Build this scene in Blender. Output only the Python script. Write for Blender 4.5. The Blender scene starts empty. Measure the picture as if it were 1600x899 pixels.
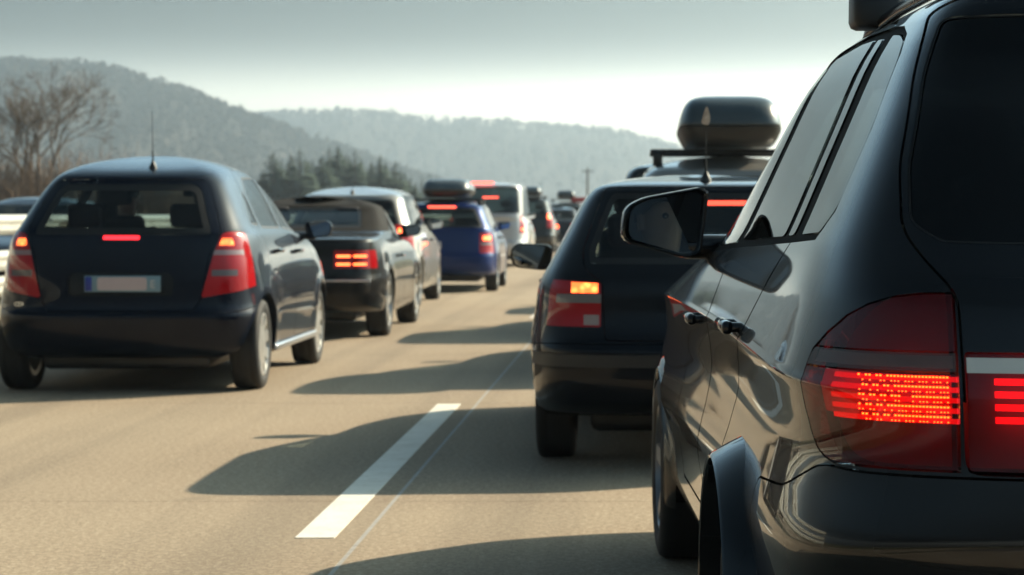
import bpy, bmesh, math, random
import numpy as np
from mathutils import Vector, Matrix
from mathutils.bvhtree import BVHTree

random.seed(7)
rng = np.random.default_rng(7)
SC = bpy.context.scene
COL = SC.collection
R = math.radians

# ------------------------------------------------------------------ camera, sky, sun, exposure
CAM_H = 1.23
HAZE_DENSITY = 4.6e-4
cam_d = bpy.data.cameras.new('camera')
cam = bpy.data.objects.new('camera', cam_d)
COL.objects.link(cam)
cam.location = (0, 0, CAM_H)
cam.rotation_euler = (R(90), 0, 0)
cam_d.sensor_width = 36
cam_d.lens = 3500 / 1600 * 36
cam_d.shift_x = -200 / 1600
cam_d.shift_y = -114.5 / 1600
cam_d.clip_start = 0.1
cam_d.clip_end = 30000
cam_d.dof.use_dof = True
cam_d.dof.focus_distance = 5.0
cam_d.dof.aperture_fstop = 7.6
SC.camera = cam

SUN_AZ, SUN_EL = R(56), R(32)          # azimuth clockwise from straight ahead
sdir = Vector((math.sin(SUN_AZ) * math.cos(SUN_EL), math.cos(SUN_AZ) * math.cos(SUN_EL), math.sin(SUN_EL)))
world = bpy.data.worlds.new('World')
SC.world = world
world.use_nodes = True
wn = world.node_tree
wn.nodes.clear()
w_out = wn.nodes.new('ShaderNodeOutputWorld')
w_bg = wn.nodes.new('ShaderNodeBackground')
w_sky = wn.nodes.new('ShaderNodeTexSky')
w_sky.sky_type = 'NISHITA'
w_sky.sun_disc = False
w_sky.sun_elevation = SUN_EL
w_sky.sun_rotation = SUN_AZ
w_sky.dust_density = 3.0
w_sky.air_density = 1.0
w_sky.ozone_density = 1.0
w_hsv = wn.nodes.new('ShaderNodeHueSaturation')
w_hsv.inputs['Saturation'].default_value = 0.80
wn.links.new(w_sky.outputs[0], w_hsv.inputs['Color'])
# bright horizon, grey dip above, brighter band added for car reflections (same all round)
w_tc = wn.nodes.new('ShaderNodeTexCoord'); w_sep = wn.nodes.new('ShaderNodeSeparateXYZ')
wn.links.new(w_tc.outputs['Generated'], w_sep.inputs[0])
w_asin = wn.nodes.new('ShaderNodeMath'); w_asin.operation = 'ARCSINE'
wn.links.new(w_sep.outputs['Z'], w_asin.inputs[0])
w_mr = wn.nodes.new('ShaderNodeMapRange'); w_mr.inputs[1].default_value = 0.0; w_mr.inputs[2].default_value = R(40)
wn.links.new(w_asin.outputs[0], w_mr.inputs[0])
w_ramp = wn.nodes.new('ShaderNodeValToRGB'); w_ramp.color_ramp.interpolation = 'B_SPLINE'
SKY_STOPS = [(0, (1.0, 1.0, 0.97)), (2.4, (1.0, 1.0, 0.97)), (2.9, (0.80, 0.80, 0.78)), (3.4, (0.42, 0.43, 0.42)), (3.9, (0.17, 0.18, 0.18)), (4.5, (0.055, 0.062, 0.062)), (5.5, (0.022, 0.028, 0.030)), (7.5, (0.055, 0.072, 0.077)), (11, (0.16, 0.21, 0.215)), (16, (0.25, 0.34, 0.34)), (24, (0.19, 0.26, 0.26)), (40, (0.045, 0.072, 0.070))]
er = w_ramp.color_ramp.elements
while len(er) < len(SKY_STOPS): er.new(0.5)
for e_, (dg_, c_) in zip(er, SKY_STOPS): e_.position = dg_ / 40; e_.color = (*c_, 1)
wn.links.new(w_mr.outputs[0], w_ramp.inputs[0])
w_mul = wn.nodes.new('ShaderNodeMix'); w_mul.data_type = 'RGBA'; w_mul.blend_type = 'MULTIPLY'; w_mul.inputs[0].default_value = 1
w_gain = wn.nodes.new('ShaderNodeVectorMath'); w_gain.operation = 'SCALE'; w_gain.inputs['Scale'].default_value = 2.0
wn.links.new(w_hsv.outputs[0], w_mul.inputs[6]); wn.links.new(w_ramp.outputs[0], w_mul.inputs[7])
# hazy air scatters forward: the sky grows brighter towards the sun and duller away from it
w_dot = wn.nodes.new('ShaderNodeVectorMath'); w_dot.operation = 'DOT_PRODUCT'; w_dot.inputs[1].default_value = sdir
wn.links.new(w_tc.outputs['Generated'], w_dot.inputs[0])
w_fw = wn.nodes.new('ShaderNodeMapRange'); w_fw.inputs[1].default_value = -1; w_fw.inputs[2].default_value = 1; w_fw.inputs[3].default_value = 0.1; w_fw.inputs[4].default_value = 3.9
wn.links.new(w_dot.outputs['Value'], w_fw.inputs[0]); wn.links.new(w_fw.outputs[0], w_gain.inputs['Scale'])
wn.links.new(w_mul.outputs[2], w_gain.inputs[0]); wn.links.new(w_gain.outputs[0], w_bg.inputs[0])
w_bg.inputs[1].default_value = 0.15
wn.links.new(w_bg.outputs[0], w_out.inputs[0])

sun_d = bpy.data.lights.new('sun', 'SUN')
sun_d.energy = 5.0
sun_d.angle = R(0.53)
sun_d.color = (1.0, 0.85, 0.62)
sun = bpy.data.objects.new('sun', sun_d)
COL.objects.link(sun)
sun.rotation_euler = (-sdir).to_track_quat('-Z', 'Y').to_euler()

SC.view_settings.view_transform = 'Standard'
SC.view_settings.look = 'None'
SC.view_settings.exposure = 0.95
SC.view_settings.gamma = 1
SC.render.engine = 'CYCLES'
SC.cycles.use_denoising = True
SC.cycles.max_bounces = 10
SC.cycles.transparent_max_bounces = 24
SC.cycles.volume_bounces = 0
SC.cycles.caustics_reflective = False
SC.cycles.caustics_refractive = False
SC.cycles.sample_clamp_indirect = 4.0
SC.cycles.use_adaptive_sampling = True
SC.cycles.adaptive_threshold = 0.02

# ------------------------------------------------------------------ materials
MATS = {}
def nd(nt, t, **kw):
    n = nt.nodes.new(t)
    for k, v in kw.items():
        setattr(n, k, v)
    return n
def principled(name, col, rough=0.5, metal=0.0, coat=0.0, coat_rough=0.03, spec=0.5, noise=None, bump=None, emit=None, emit_s=0.0, rough_noise=None):
    if name in MATS: return MATS[name]
    m = bpy.data.materials.new(name)
    m.use_nodes = True
    nt = m.node_tree
    b = nt.nodes['Principled BSDF']
    b.inputs['Base Color'].default_value = (*col, 1)
    b.inputs['Roughness'].default_value = rough
    b.inputs['Metallic'].default_value = metal
    b.inputs['Coat Weight'].default_value = coat
    b.inputs['Coat Roughness'].default_value = coat_rough
    b.inputs['Coat IOR'].default_value = 1.38
    b.inputs['Specular IOR Level'].default_value = spec
    if emit:
        b.inputs['Emission Color'].default_value = (*emit, 1)
        b.inputs['Emission Strength'].default_value = emit_s
    tc = None
    if noise or bump or rough_noise:
        tc = nd(nt, 'ShaderNodeTexCoord')
    if noise:
        sc_, amt, col2 = noise
        n = nd(nt, 'ShaderNodeTexNoise'); n.inputs['Scale'].default_value = sc_; n.inputs['Detail'].default_value = 5
        nt.links.new(tc.outputs['Object'], n.inputs['Vector'])
        mx = nd(nt, 'ShaderNodeMix', data_type='RGBA')
        mx.inputs[6].default_value = (*col, 1); mx.inputs[7].default_value = (*col2, 1)
        mr = nd(nt, 'ShaderNodeMapRange'); mr.inputs[1].default_value = 0.35; mr.inputs[2].default_value = 0.7
        mr.inputs[4].default_value = amt
        nt.links.new(n.outputs['Fac'], mr.inputs[0]); nt.links.new(mr.outputs[0], mx.inputs[0])
        nt.links.new(mx.outputs[2], b.inputs['Base Color'])
    if rough_noise:
        sc_, lo, hi = rough_noise
        n = nd(nt, 'ShaderNodeTexNoise'); n.inputs['Scale'].default_value = sc_; n.inputs['Detail'].default_value = 6
        nt.links.new(tc.outputs['Object'], n.inputs['Vector'])
        mr = nd(nt, 'ShaderNodeMapRange'); mr.inputs[1].default_value = 0.3; mr.inputs[2].default_value = 0.75
        mr.inputs[3].default_value = lo; mr.inputs[4].default_value = hi
        nt.links.new(n.outputs['Fac'], mr.inputs[0])
        nt.links.new(mr.outputs[0], b.inputs['Coat Roughness' if coat > 0 else 'Roughness'])
    if bump:
        sc_, st, dist = bump
        n = nd(nt, 'ShaderNodeTexNoise'); n.inputs['Scale'].default_value = sc_; n.inputs['Detail'].default_value = 4
        nt.links.new(tc.outputs['Object'], n.inputs['Vector'])
        bp = nd(nt, 'ShaderNodeBump'); bp.inputs['Strength'].default_value = st; bp.inputs['Distance'].default_value = dist
        nt.links.new(n.outputs['Fac'], bp.inputs['Height']); nt.links.new(bp.outputs[0], b.inputs['Normal'])
    MATS[name] = m
    return m
def paint(name, col, metal=0.0, ior=1.27):
    m = principled('paint_' + name, col, rough=0.38, metal=metal, spec=0.1, coat=1.0, coat_rough=0.02, rough_noise=(3.0, 0.012, 0.05))
    m.node_tree.nodes['Principled BSDF'].inputs['Coat IOR'].default_value = ior
    return m
def glass(name, tint, ior=1.5, rough=0.0):
    if name in MATS: return MATS[name]
    m = bpy.data.materials.new(name); m.use_nodes = True
    nt = m.node_tree; nt.nodes.clear()
    o = nd(nt, 'ShaderNodeOutputMaterial'); t = nd(nt, 'ShaderNodeBsdfTransparent'); g = nd(nt, 'ShaderNodeBsdfGlossy')
    f = nd(nt, 'ShaderNodeFresnel'); f.inputs[0].default_value = ior
    mx = nd(nt, 'ShaderNodeMixShader')
    t.inputs[0].default_value = (*tint, 1); g.inputs['Roughness'].default_value = rough
    ge = nd(nt, 'ShaderNodeNewGeometry')          # the inner face of the pane lets light out without a second mirror image
    sb = nd(nt, 'ShaderNodeMath', operation='SUBTRACT'); sb.inputs[0].default_value = 1.0; nt.links.new(ge.outputs['Backfacing'], sb.inputs[1])
    ml = nd(nt, 'ShaderNodeMath', operation='MULTIPLY'); nt.links.new(f.outputs[0], ml.inputs[0]); nt.links.new(sb.outputs[0], ml.inputs[1])
    nt.links.new(ml.outputs[0], mx.inputs[0]); nt.links.new(t.outputs[0], mx.inputs[1]); nt.links.new(g.outputs[0], mx.inputs[2])
    nt.links.new(mx.outputs[0], o.inputs[0])
    MATS[name] = m
    return m
def lens(name, tint, body, k):
    m = glass(name, tint, 1.52)
    nt = m.node_tree; t = [n for n in nt.nodes if n.type == 'BSDF_TRANSPARENT'][0]; mx = [n for n in nt.nodes if n.type == 'MIX_SHADER'][0]
    d = nd(nt, 'ShaderNodeBsdfDiffuse'); d.inputs[0].default_value = (*body, 1)
    m2 = nd(nt, 'ShaderNodeMixShader'); m2.inputs[0].default_value = k
    nt.links.new(t.outputs[0], m2.inputs[1]); nt.links.new(d.outputs[0], m2.inputs[2]); nt.links.new(m2.outputs[0], mx.inputs[1])
    return m
def emitter(name, col, s, noise=None):
    if name in MATS: return MATS[name]
    m = principled(name, (0.3, 0.02, 0.015), rough=0.2, coat=0.6, emit=col, emit_s=s)
    if noise:
        nt = m.node_tree; b = nt.nodes['Principled BSDF']
        tc = nd(nt, 'ShaderNodeTexCoord'); v = nd(nt, 'ShaderNodeTexVoronoi'); v.inputs['Scale'].default_value = noise
        nt.links.new(tc.outputs['Object'], v.inputs['Vector'])
        mr = nd(nt, 'ShaderNodeMapRange'); mr.inputs[1].default_value = 0.0; mr.inputs[2].default_value = 0.6
        mr.inputs[3].default_value = s * 1.35; mr.inputs[4].default_value = s * 0.4
        nt.links.new(v.outputs['Distance'], mr.inputs[0]); nt.links.new(mr.outputs[0], b.inputs['Emission Strength'])
    return m

RUBBER = principled('tyre_rubber', (0.012, 0.012, 0.012), rough=0.75, bump=(60, 0.3, 0.004))
ALU = principled('wheel_silver', (0.62, 0.62, 0.6), rough=0.3, metal=0.7, noise=(9, 0.5, (0.36, 0.34, 0.31)))
DARKALU = principled('wheel_grey', (0.25, 0.25, 0.26), rough=0.35, metal=0.7)
BLACKP = principled('black_plastic', (0.012, 0.013, 0.014), rough=0.45, bump=(300, 0.1, 0.001))
BLACKG = principled('black_gloss', (0.006, 0.006, 0.007), rough=0.12)
SEAL = principled('window_seal', (0.008, 0.008, 0.008), rough=0.5)
CHROME = principled('chrome', (0.8, 0.8, 0.8), rough=0.12, metal=1.0)
SILVERT = principled('silver_trim', (0.55, 0.56, 0.58), rough=0.3, metal=0.9)
FABRIC = principled('seat_fabric', (0.03, 0.03, 0.034), rough=0.85, bump=(200, 0.3, 0.002))
SOFTTOP = principled('soft_top_cloth', (0.006, 0.005, 0.0045), rough=0.85, spec=0.2, bump=(400, 0.4, 0.002), noise=(4, 0.6, (0.014, 0.012, 0.010)))
GLASS = glass('clear_window_glass', (0.68, 0.73, 0.73))
GLASS_T = glass('tinted_window_glass', (0.55, 0.60, 0.60))
GLASS_D = glass('dark_window_glass', (0.03, 0.035, 0.04))
REDLENS = principled('red_lens', (0.34, 0.003, 0.006), spec=0.15, rough=0.2, coat=1.0, coat_rough=0.02)
WHITELENS = principled('clear_lens', (0.17, 0.16, 0.16), rough=0.15, coat=1.0, coat_rough=0.02)
AMBERLENS = principled('amber_lens', (0.6, 0.2, 0.03), rough=0.15, coat=1.0)
BRAKE = emitter('brake_light_lit', (1.0, 0.13, 0.025), 4.2, noise=28)
BRAKE_FAR = emitter('brake_light_far', (1.0, 0.12, 0.03), 4.0)
THIRD = emitter('third_brake_light', (1.0, 0.02, 0.03), 1.9)
THIRD_H = emitter('third_brake_light_hot', (1.0, 0.09, 0.05), 2.6)
MIRROR = principled('mirror_silver', (0.75, 0.77, 0.78), rough=0.01, metal=1.0)
PLATE = principled('plate_white', (0.52, 0.5, 0.5), rough=0.4)
PLATE_B = principled('plate_blue', (0.012, 0.03, 0.26), rough=0.4)
PLATE_P = principled('plate_pale_blue', (0.16, 0.27, 0.33), rough=0.4)
INK = principled('plate_ink', (0.02, 0.02, 0.025), rough=0.5)

# ------------------------------------------------------------------ mesh helpers
def me_new(v, f, name='m'):
    me = bpy.data.meshes.new(name)
    me.from_pydata([tuple(map(float, p)) for p in v], [], [tuple(map(int, q)) for q in f])
    me.update()
    return me
def link(name, me, mat, parent=None, loc=(0, 0, 0), rot=(0, 0, 0), kind=None):
    o = bpy.data.objects.new(name, me)
    COL.objects.link(o)
    if mat is not None and me is not None and len(me.materials) == 0:
        me.materials.append(mat)
    o.parent = parent
    o.location = loc
    o.rotation_euler = rot
    if kind: o['kind'] = kind
    return o
def thing(name, label, cat, loc=(0, 0, 0), rz=0.0, group=None):
    o = bpy.data.objects.new(name, None)
    COL.objects.link(o)
    o.empty_display_size = 0.2
    o.location = loc; o.rotation_euler = (0, 0, rz)
    return tag(o, label, cat, group)
def tag(o, label, cat, group=None):
    o['label'] = label; o['category'] = cat
    if group: o['group'] = group
    return o
def smooth(me, ang=40):
    me.polygons.foreach_set('use_smooth', [True] * len(me.polygons))
    me.set_sharp_from_angle(angle=R(ang))
    return me
def area2(p):
    return 0.5 * sum(p[i][0] * p[(i + 1) % len(p)][1] - p[(i + 1) % len(p)][0] * p[i][1] for i in range(len(p)))
def rnd(poly, r, n=5):
    out = []
    L = len(poly)
    for i in range(L):
        p0, p1, p2 = (Vector(poly[i - 1]), Vector(poly[i]), Vector(poly[(i + 1) % L]))
        a, b = (p0 - p1), (p2 - p1)
        rr = min(r, a.length * 0.45, b.length * 0.45)
        if rr < 1e-4 or abs(a.normalized().cross(b.normalized()) if False else a.normalized().x * b.normalized().y - a.normalized().y * b.normalized().x) < 0.05:
            out.append(tuple(p1)); continue
        A = p1 + a.normalized() * rr; B = p1 + b.normalized() * rr
        for k in range(n + 1):
            t = k / n
            out.append(tuple(A * (1 - t) ** 2 + p1 * 2 * t * (1 - t) + B * t * t))
    return out
def grow(poly, d):
    if abs(d) < 1e-7: return list(poly)
    s = 1 if area2(poly) > 0 else -1
    L = len(poly); out = []
    for i in range(L):
        p0, p1, p2 = Vector(poly[i - 1]), Vector(poly[i]), Vector(poly[(i + 1) % L])
        e1 = (p1 - p0).normalized(); e2 = (p2 - p1).normalized()
        n1 = Vector((e1.y, -e1.x)) * s; n2 = Vector((e2.y, -e2.x)) * s
        n = n1 + n2
        if n.length < 1e-6: n = n1
        n.normalize()
        k = max(0.5, n.dot(n1))
        out.append(tuple(p1 + n * (d / k)))
    return out
def prism(poly, axis, a, b):
    """poly in (y,z) for axis x, (x,z) for axis y, (x,y) for axis z"""
    if a > b: a, b = b, a
    p = list(poly)
    if area2(p) < 0: p.reverse()
    n = len(p)
    if axis == 'x':
        lo = [(a, q[0], q[1]) for q in p]; hi = [(b, q[0], q[1]) for q in p]
    elif axis == 'y':
        lo = [(q[0], b, q[1]) for q in p]; hi = [(q[0], a, q[1]) for q in p]
    else:
        lo = [(q[0], q[1], a) for q in p]; hi = [(q[0], q[1], b) for q in p]
    v = lo + hi
    f = [tuple(range(n - 1, -1, -1)), tuple(range(n, 2 * n))]
    f += [(i, (i + 1) % n, n + (i + 1) % n, n + i) for i in range(n)]
    return me_new(v, f)
def boxm(x0, x1, y0, y1, z0, z1):
    return prism([(x0, y0), (x1, y0), (x1, y1), (x0, y1)], 'z', z0, z1)
def rbox(sx, sy, sz, r=0.02, seg=3, c=(0, 0, 0), taper=None):
    bm = bmesh.new()
    bmesh.ops.create_cube(bm, size=1)
    for v in bm.verts:
        v.co = Vector((v.co.x * sx, v.co.y * sy, v.co.z * sz))
        if taper and v.co.z > 0:
            v.co.x *= taper[0]; v.co.y *= taper[1]
    bmesh.ops.bevel(bm, geom=bm.edges[:], offset=r, segments=seg, profile=0.5, affect='EDGES', clamp_overlap=True)
    for v in bm.verts: v.co += Vector(c)
    me = bpy.data.meshes.new('m'); bm.to_mesh(me); bm.free()
    return smooth(me, 50)
def join_me(mes):
    bm = bmesh.new()
    for m in mes: bm.from_mesh(m)
    me = bpy.data.meshes.new('m'); bm.to_mesh(me); bm.free()
    return me
def xform(me, M):
    me.transform(M); me.update(); return me
def lathe(prof, seg=40, closed=False):
    """prof list of (radius, x); axis is x"""
    v, f = [], []
    n = len(prof)
    for k in range(seg):
        a = 2 * math.pi * k / seg
        for r, x in prof:
            v.append((x, r * math.cos(a), r * math.sin(a)))
    for k in range(seg):
        k2 = (k + 1) % seg
        for i in range(n - 1 if not closed else n):
            j = (i + 1) % n
            f.append((k * n + i, k * n + j, k2 * n + j, k2 * n + i))
    bm = bmesh.new(); me = me_new(v, f); bm.from_mesh(me)
    bmesh.ops.remove_doubles(bm, verts=bm.verts[:], dist=1e-5)
    bmesh.ops.recalc_face_normals(bm, faces=bm.faces[:])
    bm.to_mesh(me); bm.free()
    return smooth(me, 45)
def tube(pts, rad, seg=8):
    v, f = [], []
    pts = [Vector(p) for p in pts]
    rad = rad if isinstance(rad, (list, tuple)) else [rad] * len(pts)
    up0 = Vector((0.13, 0.21, 1)).normalized()
    for i, p in enumerate(pts):
        d = (pts[min(i + 1, len(pts) - 1)] - pts[max(i - 1, 0)]).normalized()
        s = d.cross(up0)
        if s.length < 0.1: s = d.cross(Vector((1, 0.1, 0)))
        s.normalize(); t = s.cross(d)
        for k in range(seg):
            a = 2 * math.pi * k / seg
            v.append(p + (s * math.cos(a) + t * math.sin(a)) * rad[i])
    for i in range(len(pts) - 1):
        for k in range(seg):
            k2 = (k + 1) % seg
            f.append((i * seg + k, i * seg + k2, (i + 1) * seg + k2, (i + 1) * seg + k))
    f.append(tuple(range(seg - 1, -1, -1)))
    f.append(tuple(range((len(pts) - 1) * seg, len(pts) * seg)))
    return smooth(me_new(v, f), 50)
def outline_loft(poly, steps, axis_flip=1):
    """poly (x,z); steps list of (y, scale): closed solid"""
    cx = sum(p[0] for p in poly) / len(poly); cz = sum(p[1] for p in poly) / len(poly)
    v, f = [], []
    n = len(poly)
    for y, s in steps:
        for p in poly: v.append((cx + (p[0] - cx) * s, y, cz + (p[1] - cz) * s))
    for i in range(len(steps) - 1):
        for k in range(n):
            k2 = (k + 1) % n
            f.append((i * n + k, i * n + k2, (i + 1) * n + k2, (i + 1) * n + k))
    f.append(tuple(range(n - 1, -1, -1))); f.append(tuple(range((len(steps) - 1) * n, len(steps) * n)))
    me = me_new(v, f)
    bm = bmesh.new(); bm.from_mesh(me); bmesh.ops.recalc_face_normals(bm, faces=bm.faces[:]); bm.to_mesh(me); bm.free()
    return smooth(me, 40)

WS = bpy.data.scenes.new('workshop')          # a bench for cutting meshes; emptied and removed at the end
def csg(base, ops):
    o = bpy.data.objects.new('tmp', base); WS.collection.objects.link(o)
    tmp = []
    for op, m in ops:
        c = bpy.data.objects.new('tmpc', m); WS.collection.objects.link(c); tmp.append(c)
        md = o.modifiers.new('b', 'BOOLEAN'); md.operation = op; md.object = c; md.solver = 'MANIFOLD'
    WS.view_layers[0].update()
    dg = WS.view_layers[0].depsgraph
    me = bpy.data.meshes.new_from_object(o.evaluated_get(dg))
    for c in tmp + [o]: bpy.data.objects.remove(c)
    me.materials.clear()
    return me

# ------------------------------------------------------------------ ring solids (car bodies, roof boxes)
def pchip(y, n_per):
    """y: (k,m) knots; n_per: samples in each interval"""
    y = np.asarray(y, float)
    d = np.diff(y, axis=0)
    m = np.zeros_like(y)
    a, b = d[:-1], d[1:]
    with np.errstate(divide='ignore', invalid='ignore'):
        hm = np.where(a * b > 0, 2 * a * b / (a + b), 0)
    m[1:-1] = hm; m[0] = d[0]; m[-1] = d[-1]
    out = []
    for i in range(len(y) - 1):
        for k in range(n_per[i]):
            t = k / n_per[i]
            h00 = 2 * t**3 - 3 * t**2 + 1; h10 = t**3 - 2 * t**2 + t; h01 = -2 * t**3 + 3 * t**2; h11 = t**3 - t**2
            out.append(h00 * y[i] + h10 * m[i] + h01 * y[i + 1] + h11 * m[i + 1])
    out.append(y[-1])
    return np.array(out)
def half_ring(yr, yf, w, ex, n):
    ar, br, af, bf = ex
    ym = 0.5 * (yr + yf); Lr = ym - yr; Lf = yf - ym
    th = np.linspace(0, math.pi / 2, 160)
    s, c = np.sin(th), np.cos(th)
    x1 = w * s ** (2 / ar); y1 = ym - Lr * c ** (2 / br)
    x2 = (w * s ** (2 / af))[::-1]; y2 = (ym + Lf * c ** (2 / bf))[::-1]
    x = np.concatenate([x1, x2[1:]]); y = np.concatenate([y1, y2[1:]])
    dx, dy = np.diff(x), np.diff(y)
    ln = np.hypot(dx, dy)
    an = np.unwrap(np.arctan2(dy, dx)); da = np.abs(np.diff(an, prepend=an[0]))
    wt = ln / max(ln.sum(), 1e-9) + 0.45 * da / max(da.sum(), 1e-9)
    cs = np.concatenate([[0], np.cumsum(wt)]); cs /= cs[-1]
    q = np.linspace(0, 1, n)
    return np.interp(q, cs, x), np.interp(q, cs, y)
def ring_solid(rows, ex, n=64, per=None, arches=None):
    rows = np.array(rows, float)
    if per is None:
        per = []
        for i in range(len(rows) - 1):
            dl = np.abs(rows[i + 1] - rows[i])
            per.append(int(np.clip(np.ceil(max(dl[0], dl[2], dl[3], dl[1] * 0.5, dl[5] * 0.4) / 0.05), 2, 7)))
    rr = pchip(rows, per)
    V = []
    for (zr, yr, zs, w, zf, yf) in rr:
        x, y = half_ring(yr, yf, w, ex, n)
        u = (y - yr) / max(yf - yr, 1e-6)
        z = np.where(u < 0.5, zs + (zr - zs) * ((0.5 - u) / 0.5) ** 2, zs + (zf - zs) * ((u - 0.5) / 0.5) ** 2)
        ring = np.concatenate([np.stack([x, y, z], 1), np.stack([-x, y, z], 1)[1:-1][::-1]])
        V.append(ring)
    V = np.array(V)
    nr, m, _ = V.shape
    if arches:
        for (ay, az, ar_, amp, wid) in arches:
            r = np.hypot(V[:, :, 1] - ay, V[:, :, 2] - az)
            bump = amp * np.exp(-((r - ar_) / wid) ** 2)
            wmax = np.abs(V[:, :, 0]).max(axis=1, keepdims=True)
            side = np.clip((np.abs(V[:, :, 0]) / wmax - 0.8) / 0.15, 0, 1)
            V[:, :, 0] += np.sign(V[:, :, 0]) * bump * side
    verts = V.reshape(-1, 3)
    idx = np.arange(nr * m).reshape(nr, m)
    faces = []
    for i in range(nr - 1):
        a = idx[i]; b = idx[i + 1]
        for k in range(m):
            k2 = (k + 1) % m
            faces.append((a[k], a[k2], b[k2], b[k]))
    cb = len(verts); ct = cb + 1
    verts = np.vstack([verts, verts[:m].mean(0), verts[(nr - 1) * m:nr * m].mean(0)])
    for k in range(m):
        k2 = (k + 1) % m
        faces.append((cb, idx[0][k2], idx[0][k]))
        faces.append((ct, idx[-1][k], idx[-1][k2]))
    return verts, faces
def tri_of(faces):
    t = []
    for f in faces:
        for k in range(1, len(f) - 1): t.append((f[0], f[k], f[k + 1]))
    return np.array(t)
def vnormals(v, tris):
    n = np.cross(v[tris[:, 1]] - v[tris[:, 0]], v[tris[:, 2]] - v[tris[:, 0]])
    out = np.zeros_like(v)
    for k in range(3): np.add.at(out, tris[:, k], n)
    return out / np.maximum(np.linalg.norm(out, axis=1, keepdims=True), 1e-12)

WHEEL_CACHE = {}
def wheel_meshes(r, w, style):
    key = (round(r, 3), round(w, 3), style)
    if key in WHEEL_CACHE: return WHEEL_CACHE[key]
    h = w / 2; ri = r * 0.69
    tyre = lathe([(ri, -h * 0.8), (ri + 0.02, -h * 0.97), (r * 0.86, -h), (r * 0.955, -h * 0.93), (r * 0.992, -h * 0.78), (r, -h * 0.5), (r * 0.992, -h * 0.44), (r * 0.992, -h * 0.38), (r, -h * 0.3),
                  (r, h * 0.3), (r * 0.992, h * 0.38), (r * 0.992, h * 0.44), (r, h * 0.5), (r * 0.992, h * 0.78), (r * 0.955, h * 0.93), (r * 0.86, h), (ri + 0.02, h * 0.97), (ri, h * 0.8)], 48)
    barrel = lathe([(ri + 0.004, h * 0.9), (ri - 0.012, h * 0.93), (ri - 0.02, h * 0.8), (ri - 0.03, -h * 0.8), (ri + 0.004, -h * 0.85)], 48)
    sp = [barrel]
    if style == 'cover':      # hub cap with many holes
        sp.append(lathe([(0.0, h * 0.92), (0.05, h * 0.9), (ri * 0.4, h * 0.80), (ri * 0.62, h * 0.82), (ri * 0.62, h * 0.7), (0.0, h * 0.7)], 40))
        ns, wd = 9, 0.045
    elif style == 'five':
        sp.append(lathe([(0.0, h * 0.8), (0.06, h * 0.78), (0.075, h * 0.5), (0.0, h * 0.5)], 30)); ns, wd = 5, 0.05
    else:
        sp.append(lathe([(0.0, h * 0.8), (0.06, h * 0.78), (0.075, h * 0.5), (0.0, h * 0.5)], 30)); ns, wd = 7, 0.035
    for k in range(ns):
        a = 2 * math.pi * k / ns
        r0, r1 = (0.04 if style != 'cover' else ri * 0.55), ri - 0.012
        ro = 1.25 if style == 'cover' else 0.75
        b = me_new([(h * 0.45, -wd, r0), (h * 0.45, wd, r0), (h * 0.45, wd * ro, r1), (h * 0.45, -wd * ro, r1),
                    (h * 0.78, -wd * 0.7, r0), (h * 0.78, wd * 0.7, r0), (h * 0.9, wd * ro * 0.75, r1), (h * 0.9, -wd * ro * 0.75, r1)],
                   [(3, 2, 1, 0), (4, 5, 6, 7), (0, 1, 5, 4), (1, 2, 6, 5), (2, 3, 7, 6), (3, 0, 4, 7)])
        sp.append(xform(b, Matrix.Rotation(a, 4, 'X')))
    rim = join_me(sp)
    disc = lathe([(0.0, h * 0.1), (ri * 0.75, h * 0.1), (ri * 0.75, -h * 0.1), (0.0, -h * 0.1)], 32)
    WHEEL_CACHE[key] = (tyre, rim, disc)
    return WHEEL_CACHE[key]

SEAT_CACHE = {}
def seat_mesh():
    if 's' not in SEAT_CACHE:
        cu = rbox(0.50, 0.52, 0.16, 0.05, 3, (0, 0.05, 0.08))
        bk = xform(rbox(0.48, 0.13, 0.64, 0.055, 3, (0, 0, 0.30), taper=(0.86, 0.8)), Matrix.Translation((0, -0.22, 0.10)) @ Matrix.Rotation(R(14), 4, 'X'))
        hr = xform(rbox(0.26, 0.09, 0.17, 0.04, 3), Matrix.Translation((0, -0.43, 0.86)) @ Matrix.Rotation(R(10), 4, 'X'))
        SEAT_CACHE['s'] = smooth(join_me([cu, bk]), 50); SEAT_CACHE['h'] = hr
        SEAT_CACHE['w'] = None
    return SEAT_CACHE['s'], SEAT_CACHE['h']

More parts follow.
